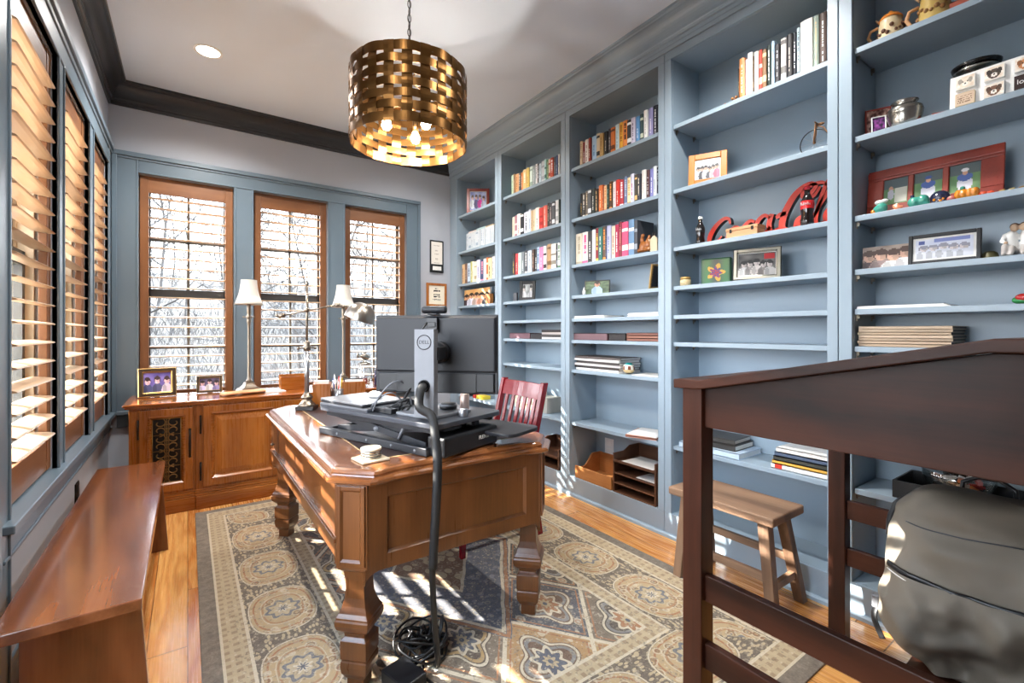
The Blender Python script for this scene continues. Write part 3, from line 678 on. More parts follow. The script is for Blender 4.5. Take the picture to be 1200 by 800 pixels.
for bay, z, h0, L in BOOKS:
    for i, q in enumerate(L):
        ya, yb, w, c, d = q[:5]; h = q[5] if len(q) > 5 else h0*(1+R.uniform(-.05, .05))
        art = 'hardcover' if h > .2 else 'paperback'
        if bay == 1 and z == 2.05: lab = 'white matching volume, %s from left, in the set, %s' % (ORD[i], BAYN[1]); h = h0
        else: lab = '%s %s, %s from left, %s, %s' % (w, art, ORD[i], ROWN[z], BAYN[bay])
        book(2.375+R.uniform(0, .006), ya, yb, z, h, .15 if h < .2 else .17, c, d, lab, '%s of %s' % (ROWN[z], BAYN[bay]))
def flatbook(name, label, cat, loc, rz, w, d, h, cover, page='efe8d8', group=None, edge=True, mat='bookcov'):
    """a book or magazine lying flat; local x = width along the shelf, y = depth; page edges on three sides"""
    o = Vector(loc); b = MB(Matrix.Translation(o) @ Matrix.Rotation(rz, 4, 'Z')); t = min(.003, h*.16)
    b.col = lin(cover); b.box(-w/2, -d/2, 0, w/2, d/2, t); b.box(-w/2, -d/2, h-t, w/2, d/2, h)
    if edge: b.box(-w/2, -d/2, 0, w/2, -d/2+.003, h)
    b.col = lin(page); b.box(-w/2+.003, -d/2+.003, t, w/2-.003, d/2-.003, h-t)
    return b.build(name, M[mat], loc=loc, label=label, cat=cat, group=group)
# ------------------------------------------------------------------ furniture
def ring(b, x0, x1, z0, z1, w, yo, yi):
    """sloped picture-frame moulding in the local xz plane (front is -y)"""
    O = [(x0, yo, z0), (x1, yo, z0), (x1, yo, z1), (x0, yo, z1)]; I = [(x0+w, yi, z0+w), (x1-w, yi, z0+w), (x1-w, yi, z1-w), (x0+w, yi, z1-w)]
    b.add(O+I, [(0, 1, 5, 4), (1, 2, 6, 5), (2, 3, 7, 6), (3, 0, 4, 7)])
def rect_frame(b, x0, x1, z0, z1, w, y0, y1):
    b.box(x0, y0, z0, x0+w, y1, z1); b.box(x1-w, y0, z0, x1, y1, z1); b.box(x0+w, y0, z0, x1-w, y1, z0+w); b.box(x0+w, y0, z1-w, x1-w, y1, z1)

# rug
b = MB(); b.box(.04, .72, 0.0, .04+RW, .72+RL, .008)
b.build('rug', M['rug'], loc=(.04+RW/2, .72+RL/2, 0), label='patterned beige and slate oriental rug under the desk', cat='rug', bevel=.003)

# bench
t = thing('bench', 'long red-brown wooden bench with slab legs below the side windows', 'bench', (-.26, 2.55, 0))
MB().box(-.412, 1.69, .417, -.107, 3.42, .45).build('seat', M['bench'][1], t, bevel=.004)
for y in (1.775, 3.2):
    MB().prism([(-.372, 0), (-.088, 0), (-.116, .417), (-.372, .417)], y, y+.04, 'y').build('leg', M['bench'][2], t, bevel=.003)
MB().box(-.285, 1.815, .28, -.26, 3.2, .38).build('stretcher', M['bench'][1], t, bevel=.002)

# credenza
t = thing('credenza', 'amber wooden credenza with carved metal grille door under the far windows', 'credenza', (.58, 4.05, 0))
C0, C1, CY, CB = -.31, 1.47, 3.83, 4.31
b = MB(); b.box(C0-.02, CY-.03, .715, C1+.02, CB+.005, .735)
b.prism([(C0-.03, CY-.042), (C1+.03, CY-.042), (C1+.03, CB+.01), (C0-.03, CB+.01)], .73, .745)
b.build('top', wood('polished_credenza_top', (120, 62, 22), (190, 112, 50), 0, 26, .16, coat=.6), t, bevel=.006, seg=3)
b = MB(); b.box(C0, CY, .13, C1, CB, .715); b.box(.045, CY-.008, .13, 1.11, CY, .715); b.build('body', M['cred'][2], t, bevel=.003)
b = MB(); b.box(C0-.02, CY-.02, 0, .045, CB, .09); b.box(.045, CY-.03, 0, 1.11, CY, .09); b.box(1.11, CY-.02, 0, C1+.02, CB, .09)
for z0, z1, o in ((.09, .104, .014), (.104, .122, .008), (.122, .134, .003)):
    b.box(C0-o, CY-o, z0, .04, CB, z1); b.box(.04, CY-o-.01, z0, 1.115, CY, z1); b.box(1.115, CY-o, z0, C1+o, CB, z1)
b.build('plinth', M['cred'][0], t, bevel=.004)
def cred_door(x0, x1, y, grille, hx):
    z0, z1 = .15, .7
    b = MB(); w = .055; rect_frame(b, x0, x1, z0, z1, w, y-.018, y)
    d = b.build('door', M['cred'][2], t, bevel=.003)
    b = MB(); ring(b, x0+w-.004, x1-w+.004, z0+w-.004, z1-w+.004, .016, y-.024, y-.006); ring(b, x0+w-.012, x1-w+.012, z0+w-.012, z1-w+.012, .009, y-.018, y-.0245); b.build('moulding', M['cred'][0], d)
    a, c, e, f = x0+w+.01, x1-w-.01, z0+w+.01, z1-w-.01
    if grille:
        MB().box(a, y-.008, e, c, y, f).build('door_panel', M['iron'], d)
        g = MB(); g.smooth = True; cx = (a+c)/2; n = 4; hh = (f-e)/n; hw = (c-a)/2
        for k in range(n):
            cz = e+hh*(k+.5)
            for sx in (-1, 1):
                for sz in (-1, 1):
                    pts = []
                    for q in range(22):
                        th = q/21*3.4*PI/2; r = (1-q/21*.72)*hw*.5
                        pts.append((cx+sx*(hw*.5+r*math.cos(th+PI*.5)), y-.011, cz+sz*(hh*.25+r*.9*math.sin(th+PI*.5))))
                    g.tube(pts, .0036, 5)
            g.tube([(cx+.011*math.cos(q*PI/6), y-.011, cz+.017*math.sin(q*PI/6)) for q in range(12)], .0026, 5, True)
        for k in range(n+1): g.rod((a, y-.011, e+k*hh), (c, y-.011, e+k*hh), .0022, 5)
        for q in (a+.003, c-.003, cx): g.rod((q, y-.011, e), (q, y-.011, f), .0024, 5)
        g.build('grille', simple('antique_brass_grille', (150, 116, 70), .35, .85), d, label='scrolled brass grille on dark metal')
    else:
        b = MB(); b.box(a, y-.006, e, c, y, f); b.build('door_panel', M['cred'][2], d)
        b = MB(); ring(b, a+.012, c-.012, e+.012, f-.012, .03, y-.007, y-.016); b.box(a+.042, y-.016, e+.042, c-.042, y-.006, f-.042); b.build('raised_field', M['cred'][2], d)
    for z in (.26, .58):
        q = MB(); q.smooth = True; q.cyl(hx, y-.016, z-.055, z+.055, .0055, 8)
        for s_ in (-.06, .055, -.01): q.ball((hx, y-.016, z+s_), .007, 8, 5)
        q.build('hinge', M['iron'], d)
    return d
d = cred_door(-.257, .03, CY, True, -.262)
def pull(d, x, y, z0, z1):
    b = MB(); b.smooth = True; b.tube([(x, y, z0), (x, y-.018, z0+.02), (x, y-.02, (z0+z1)/2), (x, y-.018, z1-.02), (x, y, z1)], [.008, .006, .0075, .006, .008], 8)
    b.ball((x, y-.002, z0), .009, 8, 5, sy=.5); b.ball((x, y-.002, z1), .009, 8, 5, sy=.5); b.build('handle', M['iron'], d)
pull(d, .012, CY-.018, .37, .55)
d = cred_door(.087, .565, CY-.008, False, .072)
d2 = cred_door(.59, 1.068, CY-.008, False, 1.083); pull(d2, .608, CY-.026, .37, .55)
d = cred_door(1.13, 1.417, CY, True, 1.43); pull(d, 1.148, CY-.018, .37, .55)
b = MB()
for x in (-.293, -.278): b.box(x, CY-.006, .16, x+.006, CY, .69)
b.build('pilaster', M['cred'][2], t)

# desk ------------------------------------------------------------
t = thing('desk', 'carved brown wooden partner desk with leather inset top on the rug', 'desk', (.845, 2.3, 0))
DX0, DX1, DY0, DY1 = .372, 1.318, 1.468, 3.14
def desk_outline(i):
    a, c, e, f = DX0+i, DX1-i, DY0+i, DY1-i; k = .112
    q = [(a, e+k), (a+k*.94, e), (a+k*1.15, e), (a+k*1.4, e+.009), (a+k*1.7, e+.018), (a+k*2.2, e+.02)]
    q += [(c+a-x, y) for x, y in q[::-1]]
    return q+[(x, f+e-y) for x, y in q[::-1]]
def desk_layer(b, prof):
    b.loft([[(x, y, z) for x, y in desk_outline(i)] for i, z in prof])
b = MB(); desk_layer(b, [(.022, .712), (.008, .716), (0, .722), (0, .73), (.006, .736), (.018, .738), (.02, .742), (.017, .748), (.022, .756), (.03, .76), (.05, .7615)])
top = b.build('top', M['desktop'], t)
b = MB(); b.box(DX0+.17, DY0+.15, .7605, DX1-.17, DY1-.15, .7625); b.build('leather_inset', M['leather'], top, label='dark leather inset')
b = MB(); rect_frame_pts = (DX0+.162, DX1-.162, DY0+.142, DY1-.142)
x0, x1, y0, y1 = rect_frame_pts
for q in ((x0, y0, x1, y0+.005), (x0, y1-.005, x1, y1), (x0, y0, x0+.005, y1), (x1-.005, y0, x1, y1)): b.box(q[0], q[1], .7612, q[2], q[3], .7623)
b.build('inlay_line', simple('pale_inlay', (206, 176, 128), .3), top)
def panelled(name, M_, w, z0, z1, side, mat, arch=True, top_rail=.055, bot_rail=.05, brk=.0):
    """framed panel in its own plane: x 0..w, front towards -y"""
    b = MB(M_); s = side
    b.box(0, 0, z0, s, .028, z1); b.box(w-s, 0, z0, w, .028, z1); b.box(s, 0, z1-top_rail, w-s, .028, z1); b.box(s, 0, z0, w-s, .028, z0+bot_rail)
    b.box(s, .012, z0+bot_rail, w-s, .024, z1-top_rail)
    ring(b, s, w-s, z0+bot_rail, z1-top_rail, .008, .002, .012)
    if brk:
        for sg, xx in ((1, 0), (-1, w)):
            pts = [(xx, z0+.004), (xx+sg*brk, z0+.004)]+[(xx+sg*brk*(1-math.sin(q*PI/12)), z0-brk*.7*(1-math.cos(q*PI/12))) for q in range(1, 7)]
            b.prism(pts, .002, .026, 'y')
    return b.build(name, mat, t, bevel=.002)
fx0, fx1, fy0, fy1 = DX0+.035, DX1-.035, DY0+.05, DY1-.05
panelled('apron', Matrix.Translation((fx0+.07, fy0, 0)), fx1-fx0-.14, .415, .714, .075, M['desk'][2], brk=.06)
panelled('apron', Matrix.Translation((fx1-.07, fy1, 0)) @ Matrix.Rotation(PI, 4, 'Z'), fx1-fx0-.14, .415, .714, .075, M['desk'][2], brk=.06)
L_ = fy1-fy0-.14
for rz, ox, oy in ((-PI/2, fx0, fy1-.07), (PI/2, fx1, fy0+.07)):
    Mx = Matrix.Translation((ox, oy, 0)) @ Matrix.Rotation(rz, 4, 'Z')
    b = MB(Mx); b.box(0, .004, .46, L_, .03, .714); b.box(0, -.012, .512, L_, .01, .526); b.box(0, -.006, .526, L_, .008, .532); b.box(0, -.004, .46, L_, .01, .512)
    a = b.build('apron', M['desk'][2], t, bevel=.002)
    b = MB(Mx)
    q0, q1 = (.02, .19) if rz < 0 else (L_-.19, L_-.02)
    b.box(q0, -.001, .54, q1, .006, .706); b.box(q0+.018, -.003, .56, q1-.018, .004, .69)
    d = b.build('drawer_front', M['desk'][2], a, bevel=.003)
    b = MB(Mx); b.smooth = True
    q = (q0+q1)/2; b.ball((q, -.016, .575), .009, 10, 6); b.rod((q, -.014, .575), (q, 0, .575), .004)
    b.build('knob', M['nickel'], d)
for sx, sy, lx, ly in ((-1, -1, fx0+.075, fy0+.075), (1, -1, fx1-.075, fy0+.075), (-1, 1, fx0+.075, fy1-.075), (1, 1, fx1-.075, fy1-.075)):
    b = MB()
    b.sq([(.056, .714), (.056, .432), (.053, .424), (.05, .42), (.039, .412), (.0345, .38), (.034, .35), (.036, .32), (.042, .295), (.05, .274), (.057, .262), (.057, .256),
          (.06, .25), (.06, .236), (.056, .222), (.047, .212), (.038, .205), (.036, .192), (.043, .184), (.047, .18), (.047, .12), (.043, .114), (.046, .108), (.047, .092), (.044, .07), (.034, .052), (.03, .048), (.03, .008)], lx, ly, PI/4)
    g = b.build('leg', M['desk'][2], t, bevel=.002)
    for a_ in (math.atan2(sy, sx), math.atan2(sy, sx)+(PI/2 if sx*sy < 0 else -PI/2)):
        Mx = Matrix.Translation((lx, ly, 0)) @ Matrix.Rotation(a_+PI/2, 4, 'Z'); b = MB(Mx)
        rect_frame(b, -.05, .05, .44, .704, .014, -.064, -.055); ring(b, -.037, .037, .453, .691, .007, -.064, -.057)
        b.build('leg_panel', M['desk'][2], g, bevel=.0015)

# red chair --------------------------------------------------------
t = thing('chair', 'cherry-red slat-back wooden chair tucked behind the desk, facing the side windows', 'chair', (1.45, 2.37, 0))
ya, yb = 2.145, 2.60
def bx_(z): return 1.645+(z-.45)*.245 if z > .45 else 1.645+(.45-z)*.16
for y, s in ((ya, 1), (yb-.032, 1)):
    b = MB(); b.prism([(bx_(z)-.02, z) for z in (.008, .2, .45, .6, .75, .905)]+[(bx_(z)+.02, z) for z in (.905, .75, .6, .45, .2, .008)], y, y+.032, 'y'); b.build('rear_leg', M['red'][2], t, bevel=.005)
    MB().loft([[(x+q*h, y+.016+e*h, z) for q, e in ((-1, -1), (1, -1), (1, 1), (-1, 1))] for x, z, h in ((1.195, .008, .014), (1.205, .43, .021))]).build('front_leg', M['red'][2], t, bevel=.004)
    b = MB(); b.box(1.22, y+.006, .17, 1.68, y+.026, .205); b.box(1.22, y+.005, .36, 1.64, y+.027, .42); b.build('stretcher', M['red'][1], t, bevel=.003)
b = MB(); b.box(1.19, ya+.04, .36, 1.212, yb-.04, .42); b.box(1.64, ya+.04, .36, 1.66, yb-.04, .42); b.box(1.43, ya+.026, .175, 1.45, yb-.026, .2); b.build('stretcher', M['red'][1], t, bevel=.003)
b = MB(); n = 14; vs = []; fs = []
for j in range(n+1):
    for i in range(n+1):
        u, v = i/n, j/n; x = 1.165+.475*u; y = ya-.005+(yb-ya+.01)*v
        vs.append((x, y, .452-.012*(1-min(1, ((u-.55)/.42)**2+((abs(v-.5)-.24)/.2)**2))))
b.smooth = True; b.add(vs, [(j*(n+1)+i, j*(n+1)+i+1, (j+1)*(n+1)+i+1, (j+1)*(n+1)+i) for j in range(n) for i in range(n)]); b.smooth = False
b.box(1.165, ya-.005, .42, 1.64, yb+.005, .438); b.build('seat', M['red'][1], t, bevel=.006)
def brow(z0, z1, nm, dx=0):
    rings = []
    for i in range(9):
        f = i/8; y = ya+.03+(yb-ya-.06)*f; o = .018*math.sin(PI*f)
        rings.append([(bx_(z)+o+dx+q, y, z) for z, q in ((z0, -.009), (z0, .009), (z1, .009), (z1, -.009))])
    MB().loft(rings).build(nm, M['red'][1], t, bevel=.003)
brow(.80, .895, 'crest_rail'); brow(.51, .55, 'lower_rail')
for i in range(6):
    f = (i+.5)/6; y = ya+.05+(yb-ya-.1)*f; o = .018*math.sin(PI*f)
    MB().loft([[(bx_(z)+o+dx, y+dy, z) for dx, dy in ((-.006, -.014), (.006, -.014), (.006, .014), (-.006, .014))] for z in (.545, .67, .805)]).build('slat', M['red'][2], t, bevel=.002)

# slant-top standing desk ------------------------------------------
t = thing('standing_desk', 'tall dark brown slant-top standing desk with slatted side rails in the foreground', 'desk', (1.59, .25, 0))
X0, X1, YT, YR = 1.10, 2.085, .76, -.26; ps = .056
for x in (X0, X1-ps):
    for y, z in ((YT-ps, 1.066), (YR, 1.176)): MB().box(x, y, .0085 if y > .5 else 0, x+ps, y+ps, z).build('leg', M['dark'][2], t, bevel=.003)
prof = [(.775, 1.062), (.775, 1.086), (.70, 1.088), (.165, 1.203), (YR-.02, 1.203), (YR-.02, 1.179), (.17, 1.179), (.702, 1.064)]
MB().prism(prof, X0-.02, X1+.02, 'x').build('top', M['dark'][1], t, bevel=.003)
for x in (X0+.016, X1-.038):
    MB().prism([(YR+ps, .962), (YT-ps, .962), (YT-ps, 1.064), (.17, 1.178), (YR+ps, 1.178)], x, x+.022, 'x').build('apron', M['dark'][1], t, bevel=.002)
    for z0, z1 in ((.503, .573), (.325, .393)):
        MB().box(x, YR+ps, z0, x+.022, YT-ps, z1).build('rail', M['dark'][1], t, bevel=.0025)
MB().box(X0+ps, YT-.04, .962, X1-ps, YT-.018, 1.066).build('apron', M['dark'][0], t, bevel=.002)
MB().box(X0+ps, YR+.018, .962, X1-ps, YR+.04, 1.176).build('apron', M['dark'][0], t, bevel=.002)
MB().box(X0+.04, YR+ps, .316, X1-.04, .40, .338).build('lower_shelf', M['dark'][0], t, bevel=.002)

# stool -------------------------------------------------------------
t = thing('stool', 'weathered brown wooden stool with splayed legs against the bookcase', 'stool', (2.09, 1.17, 0))
b = MB(); b.box(1.945, .925, .412, 2.225, 1.425, .45); b.build('seat', M['stool'][1], t, bevel=.007)
LG = {}
for i, (tx, ty, fx, fy) in enumerate(((2.16, .99, 2.262, .955), (2.01, .99, 2.01, .955), (2.16, 1.36, 2.262, 1.395), (2.01, 1.36, 1.99, 1.395))):
    MB().loft([[(x+q*h, y+e*h, z) for q, e in ((-1, -1), (1, -1), (1, 1), (-1, 1))] for x, y, z, h in ((fx, fy, .0085 if i in (1, 3) else 0, .021), (tx, ty, .414, .023))]).build('leg', M['stool'][2], t, bevel=.003)
    LG[i] = lambda z, tx=tx, ty=ty, fx=fx, fy=fy: Vector((fx+(tx-fx)*z/.414, fy+(ty-fy)*z/.414, z))
def bar(a, c, z, h=.017, w=.011):
    p, q = LG[a](z), LG[c](z); d = (q-p).normalized(); s = d.cross(Vector((0, 0, 1)))
    MB().loft([[o+s*w*i+Vector((0, 0, h*j)) for i, j in ((-1, -1), (1, -1), (1, 1), (-1, 1))] for o in (p, q)]).build('stretcher', M['stool'][1], t, bevel=.002)
bar(0, 1, .13); bar(2, 3, .13); bar(0, 2, .2); bar(1, 3, .17)
# ------------------------------------------------------------------ lamps
def table_lamp(x, y, label):
    z = .745; t = thing('table_lamp', label, 'lamp', (x, y, z), 0, 'white-shaded table lamps on the credenza')
    b = MB(); b.sq([(.074, z), (.074, z+.014), (.066, z+.018), (.068, z+.024), (.05, z+.036), (.036, z+.052), (.03, z+.068), (.033, z+.072), (.022, z+.08)], x, y, .2); b.build('base', M['nickel'], t, bevel=.002)
    b = MB(); b.smooth = True; b.lathe([(.02, z+.08), (.022, z+.09), (.013, z+.10), (.011, z+.12), (.0105, z+.50), (.013, z+.54), (.018, z+.55), (.012, z+.56), (.02, z+.575), (.021, z+.585), (.012, z+.60), (.015, z+.61), (.015, z+.67), (.01, z+.69)], x, y, 16)
    b.rod((x-.034, y, z+.58), (x+.034, y, z+.58), .003); b.ball((x-.036, y, z+.58), .006, 8, 5); b.ball((x+.036, y, z+.58), .006, 8, 5); b.build('stem', M['nickel'], t)
    rings = []; n = 48
    for f in [k/10 for k in range(11)]+[1.0, .5, 0]:
        r = .056+.043*(f**1.9); zz = z+.868-.192*f; rings.append((r, zz))
    out = rings[:11]; inn = [(r-.002, q) for r, q in rings[11:]]
    b = MB(); b.smooth = True
    b.loft([[(x+r*(1-.035*abs(math.sin(4*2*PI*i/n/2+.4)))*math.cos(2*PI*i/n), y+r*(1-.035*abs(math.sin(4*2*PI*i/n/2+.4)))*math.sin(2*PI*i/n), q) for i in range(n)] for r, q in out+inn], caps=False)
    b.build('lamp_shade', M['shade'], t)
    b = MB(); b.smooth = True; b.ball((x, y, z+.73), .026, 12, 8, sz=1.2); b.build('bulb', M['white'], t)
table_lamp(.39, 4.12, 'slim nickel table lamp with white shade on the credenza between the first two windows')
table_lamp(1.105, 4.12, 'slim nickel table lamp with white shade behind the brass-toned task lamp arm')

t = thing('task_lamp', 'brushed nickel pharmacy task lamp with dome shade on the desk corner', 'lamp', (.565, 2.87, .7625))
x, y, z = .565, 2.87, .7625; rt_ = Vector((.818, -.575, 0))
b = MB(Matrix.Translation((x, y, 0)) @ Matrix.Rotation(-.5, 4, 'Z')); b.box(-.05, -.05, z, .05, .05, z+.022); b.build('foot_plate', M['black'], t, bevel=.003)
b = MB(); b.smooth = True; b.lathe([(.048, z+.022), (.047, z+.03), (.032, z+.045), (.024, z+.06), (.028, z+.066), (.034, z+.072), (.026, z+.08), (.018, z+.09), (.016, z+.10)], x, y, 24); b.build('base', M['nickel'], t)
b = MB(); b.smooth = True; b.cyl(x, y, z+.09, 1.12, .0135, 14); b.build('lower_pole', M['alu'], t)
b = MB(); b.smooth = True; b.lathe([(.0135, 1.10), (.02, 1.11), (.021, 1.128), (.015, 1.135), (.019, 1.15), (.008, 1.16)], x, y, 14)
for a in (.2, 1.7, 3.3): b.rod((x, y, 1.12), (x+.045*math.cos(a), y+.045*math.sin(a), 1.118), .004); b.ball((x+.047*math.cos(a), y+.047*math.sin(a), 1.118), .009, 8, 6)
b.build('clamp', M['nickel'], t)
b = MB(); b.smooth = True; b.cyl(x, y, 1.12, 1.485, .0065, 12); b.lathe([(.0065, 1.48), (.011, 1.487), (.006, 1.495), (.01, 1.503), (.002, 1.512)], x, y, 12); b.build('upper_pole', M['nickel'], t)
o = Vector((x, y, 0)); pa = o-rt_*.142+Vector((0, 0, 1.307)); pb = o+rt_*.175+Vector((0, 0, 1.368)); pc = o+rt_*.235+Vector((0, 0, 1.358))
b = MB(); b.smooth = True; b.rod(pa, pb, .0055); b.rod(pa-rt_*.02+Vector((0, 0, -.004)), pa+rt_*.012, .014); b.ball(pa-rt_*.03, .011, 10, 6); b.ball(o+Vector((0, 0, 1.338)), .016, 12, 8); b.rod(pb-rt_*.014, pb+rt_*.014, .012); b.rod(pb, pc, .007); b.build('arm', M['nickel'], t)
ax = (rt_*.36+Vector((0, 0, .933))).normalized(); cx = rt_*.933-Vector((0, 0, .36)); Mx = basis(o+rt_*.302+Vector((0, 0, 1.284)), cx, ax.cross(cx)); Mx.translation = o+rt_*.302+Vector((0, 0, 1.284))
b = MB(Mx); b.smooth = True; n_ = 9
prof = [(.086*math.cos(k/n_*PI/2)**.8+.0005, .098*math.sin(k/n_*PI/2)) for k in range(n_+1)]
sg = 1 if (Mx.to_3x3() @ Vector((0, 0, 1))).z > 0 else -1
b.lathe([(r, sg*q) for r, q in prof]+[(max(.0005, r-.002), sg*(q-.002)) for r, q in prof[::-1]], 0, 0, 28, caps=False); b.build('lamp_shade', simple('brushed_pewter_shade', (158, 150, 140), .3, .95), t)
b = MB(Mx); b.smooth = True; b.ball((0, 0, sg*.03), .022, 10, 8); b.build('bulb', M['white'], t)

# pendant: woven metal drum
PX, PY, PR = .93, 2.24, .29
t = thing('pendant_lamp', 'woven bronze metal drum pendant lamp hanging on a chain over the desk', 'pendant lamp', (PX, PY, 2.165))
z0, z1, NS, NB = 2.165, 2.53, 22, 7
b = MB(); bh = (z1-z0)/NB; N = NS*8
for k in range(NB):
    za, zb = z0+bh*k+bh*.14, z0+bh*(k+1)-bh*.14
    if k == 0: za = z0
    if k == NB-1: zb = z1
    o_, i_ = [], []
    for i in range(N):
        a = 2*PI*i/N; w_ = math.cos(NS*a/2*1.0+(PI/2 if False else 0)); sgn = math.sin(NS*a/2+k*PI/2*2)  # passes outside one strap, inside the next
        r = PR+.004*math.cos(NS*a/2)*(1 if k % 2 else -1)
        o_.append(((r+.0006)*math.cos(a), (r+.0006)*math.sin(a))); i_.append(((r-.0006)*math.cos(a), (r-.0006)*math.sin(a)))
    vs = []
    for (p, q) in zip(o_, i_): vs += [(PX+p[0], PY+p[1], za), (PX+p[0], PY+p[1], zb), (PX+q[0], PY+q[1], zb), (PX+q[0], PY+q[1], za)]
    fs = []
    for i in range(N):
        c, d = i*4, ((i+1) % N)*4
        for e in range(4): fs.append((c+e, d+e, d+(e+1) % 4, c+(e+1) % 4))
    b.smooth = False; b.add(vs, fs)
for s in range(NS):
    a0 = 2*PI*s/NS; hw = .024/PR
    rows = []
    for j in range(NB*4+1):
        zz = z0+(z1-z0)*j/(NB*4); k = min(NB-1, j//4); fr = (j % 4)/4
        ph = math.sin(PI*(zz-z0)/bh); amp = -.004*(1 if s % 2 == 0 else -1)
        r = PR+amp*math.cos(PI*((zz-z0)/bh-.5))*(-1)
        rows.append([(PX+(r+q)*math.cos(a0+hw*w), PY+(r+q)*math.sin(a0+hw*w), zz) for q, w in ((.0007, -1), (.0007, 0), (.0007, 1), (-.0007, 1), (-.0007, 0), (-.0007, -1))])
    b.loft(rows)
b.build('lamp_shade', M['brass'], t, label='woven bronze strap shade')
b = MB(); b.smooth = True
for a in (.5, .5+2*PI/3, .5+4*PI/3): b.rod((PX, PY, 2.50), (PX+PR*math.cos(a), PY+PR*math.sin(a), 2.50), .004)
b.cyl(PX, PY, 2.34, 2.56, .009, 12); b.lathe([(.03, 2.335), (.034, 2.345), (.034, 2.375), (.02, 2.385)], PX, PY, 18)
for a in (.9, .9+2*PI/3, .9+4*PI/3): b.tube([(PX+.03*math.cos(a), PY+.03*math.sin(a), 2.36), (PX+.11*math.cos(a), PY+.11*math.sin(a), 2.35), (PX+.115*math.cos(a), PY+.115*math.sin(a), 2.34)], .006, 8); b.cyl(PX+.115*math.cos(a), PY+.115*math.sin(a), 2.285, 2.345, .015, 12)
b.build('spider', simple('dark_bronze_fitting', (110, 84, 54), .35, .9), t)
for a in (.9, .9+2*PI/3, .9+4*PI/3):
    q = MB(); q.smooth = True; q.lathe([(.001, 2.222), (.016, 2.228), (.024, 2.244), (.021, 2.264), (.012, 2.284), (.011, 2.29)], PX+.115*math.cos(a), PY+.115*math.sin(a), 14); q.build('bulb', M['bulb'], t)
b = MB(); b.smooth = True; zz = 2.545; i = 0
while zz < H-.04:
    pts = []
    for k in range(14):
        a = 2*PI*k/14; u = .0085*math.cos(a); v = .021*math.sin(a)
        pts.append((PX+(u if i % 2 else 0), PY+(0 if i % 2 else u), zz+.021+v))
    b.tube(pts, .0023, 6, True); zz += .036; i += 1
b.tube([(PX+.003*math.sin(k*.9), PY+.003*math.cos(k*.9), 2.55+(H-2.57)*k/24) for k in range(25)], .0022, 6)
b.build('chain', M['gun'], t)
b = MB(); b.smooth = True; b.lathe([(.065, H), (.065, H-.008), (.05, H-.02), (.012, H-.03), (.008, H-.045)], PX, PY, 24); b.build('canopy', M['brass'], t)

# ------------------------------------------------------------------ sit-stand riser and what stands on it
DZ = .7627
RZ = math.atan2(.33, .944); RM = Matrix.Translation((.715, 1.475, 0)) @ Matrix.Rotation(RZ, 4, 'Z')
rp = lambda x, y, z: RM @ Vector((x, y, z))
t = thing('desk_riser', 'black height-adjustable standing desk riser on the desk holding the monitor', 'desk riser', rp(.2, .37, DZ), RZ)
def rounded(x0, x1, y0, y1, r, n=5):
    P = []
    for cx_, cy_, a0 in ((x1-r, y0+r, -PI/2), (x1-r, y1-r, 0), (x0+r, y1-r, PI/2), (x0+r, y0+r, PI)):
        P += [(cx_+r*math.cos(a0+PI/2*k/n), cy_+r*math.sin(a0+PI/2*k/n)) for k in range(n+1)]
    return P
b = MB(RM); b.prism(rounded(0, .385, 0, .74, .035), .867, .885); b.build('platform', M['gun'], t, bevel=.003)
b = MB(RM)
for x in (.02, .345): b.box(x, .04, .845, x+.02, .70, .867)
b.build('top_rail', M['blackm'], t, bevel=.002)
b = MB(RM)
for x in (.005, .35): b.box(x, .06, DZ, x+.025, .735, DZ+.03)
b.box(.03, .70, DZ, .35, .73, DZ+.025)
b.build('base_frame', M['blackm'], t, bevel=.003)
b = MB(RM); b.box(.025, -.012, DZ, .335, .075, DZ+.072); bx = b.build('front_housing', M['black'], t, bevel=.008)
text('lettering', 'FLEXISPOT', .02, RM @ basis((.262, -.0128, DZ+.04), (1, 0, 0), (0, 0, 1)), M['white'], bx, .0004)
for x in (.04, .33):
    for y0, y1, za, zb in ((.10, .66, .79, .852), (.66, .10, .79, .852)):
        b = MB(RM); d_ = .008 if y0 > y1 else 0
        b.prism([(y0, za-.013), (y1, zb-.013), (y1, zb+.013), (y0, za+.013)], x+d_, x+d_+.006, 'x'); b.build('scissor_arm', M['blackm'], t, bevel=.001)
b = MB(RM); b.smooth = True; b.rod((.03, .38, .821), (.36, .38, .821), .009); b.rod((.034, .2, .868), (.034, .24, .80), .006); b.build('pivot_rod', M['silver'], t)
b = MB(RM); b.smooth = True
for y in (.12, .25, .4, .6): b.rod((.0035, y, DZ+.015), (.006, y, DZ+.015), .006)
b.build('bolts', M['silver'], t)
b = MB(RM); b.prism(rounded(.25, .47, -.14, .5, .05), .808, .822); b.build('keyboard_tray', M['graphite'], t, bevel=.003)
b = MB(RM)
for y in (.05, .12, .42): b.box(.26, y, .82, .29, y+.015, .868)
b.build('tray_bracket', M['black'], t)

pz = .8852
# monitor
MT = Vector((.81, 1.70, pz)); MR = -math.radians(45.2)
t = thing('monitor', 'wide black monitor seen from behind on a silver stand with round logo', 'monitor', MT, MR)
Mm = WM[t.name]
b = MB(Matrix.Translation(MT) @ Matrix.Rotation(RZ, 4, 'Z')); b.prism(rounded(-.11, .11, -.105, .105, .01), 0, .012); b.build('stand_base', M['silver'], t, bevel=.003, label='flat silver-grey base plate')
b = MB(Mm)
hx, hz, hr = .018, .128, .019; wd = .0375
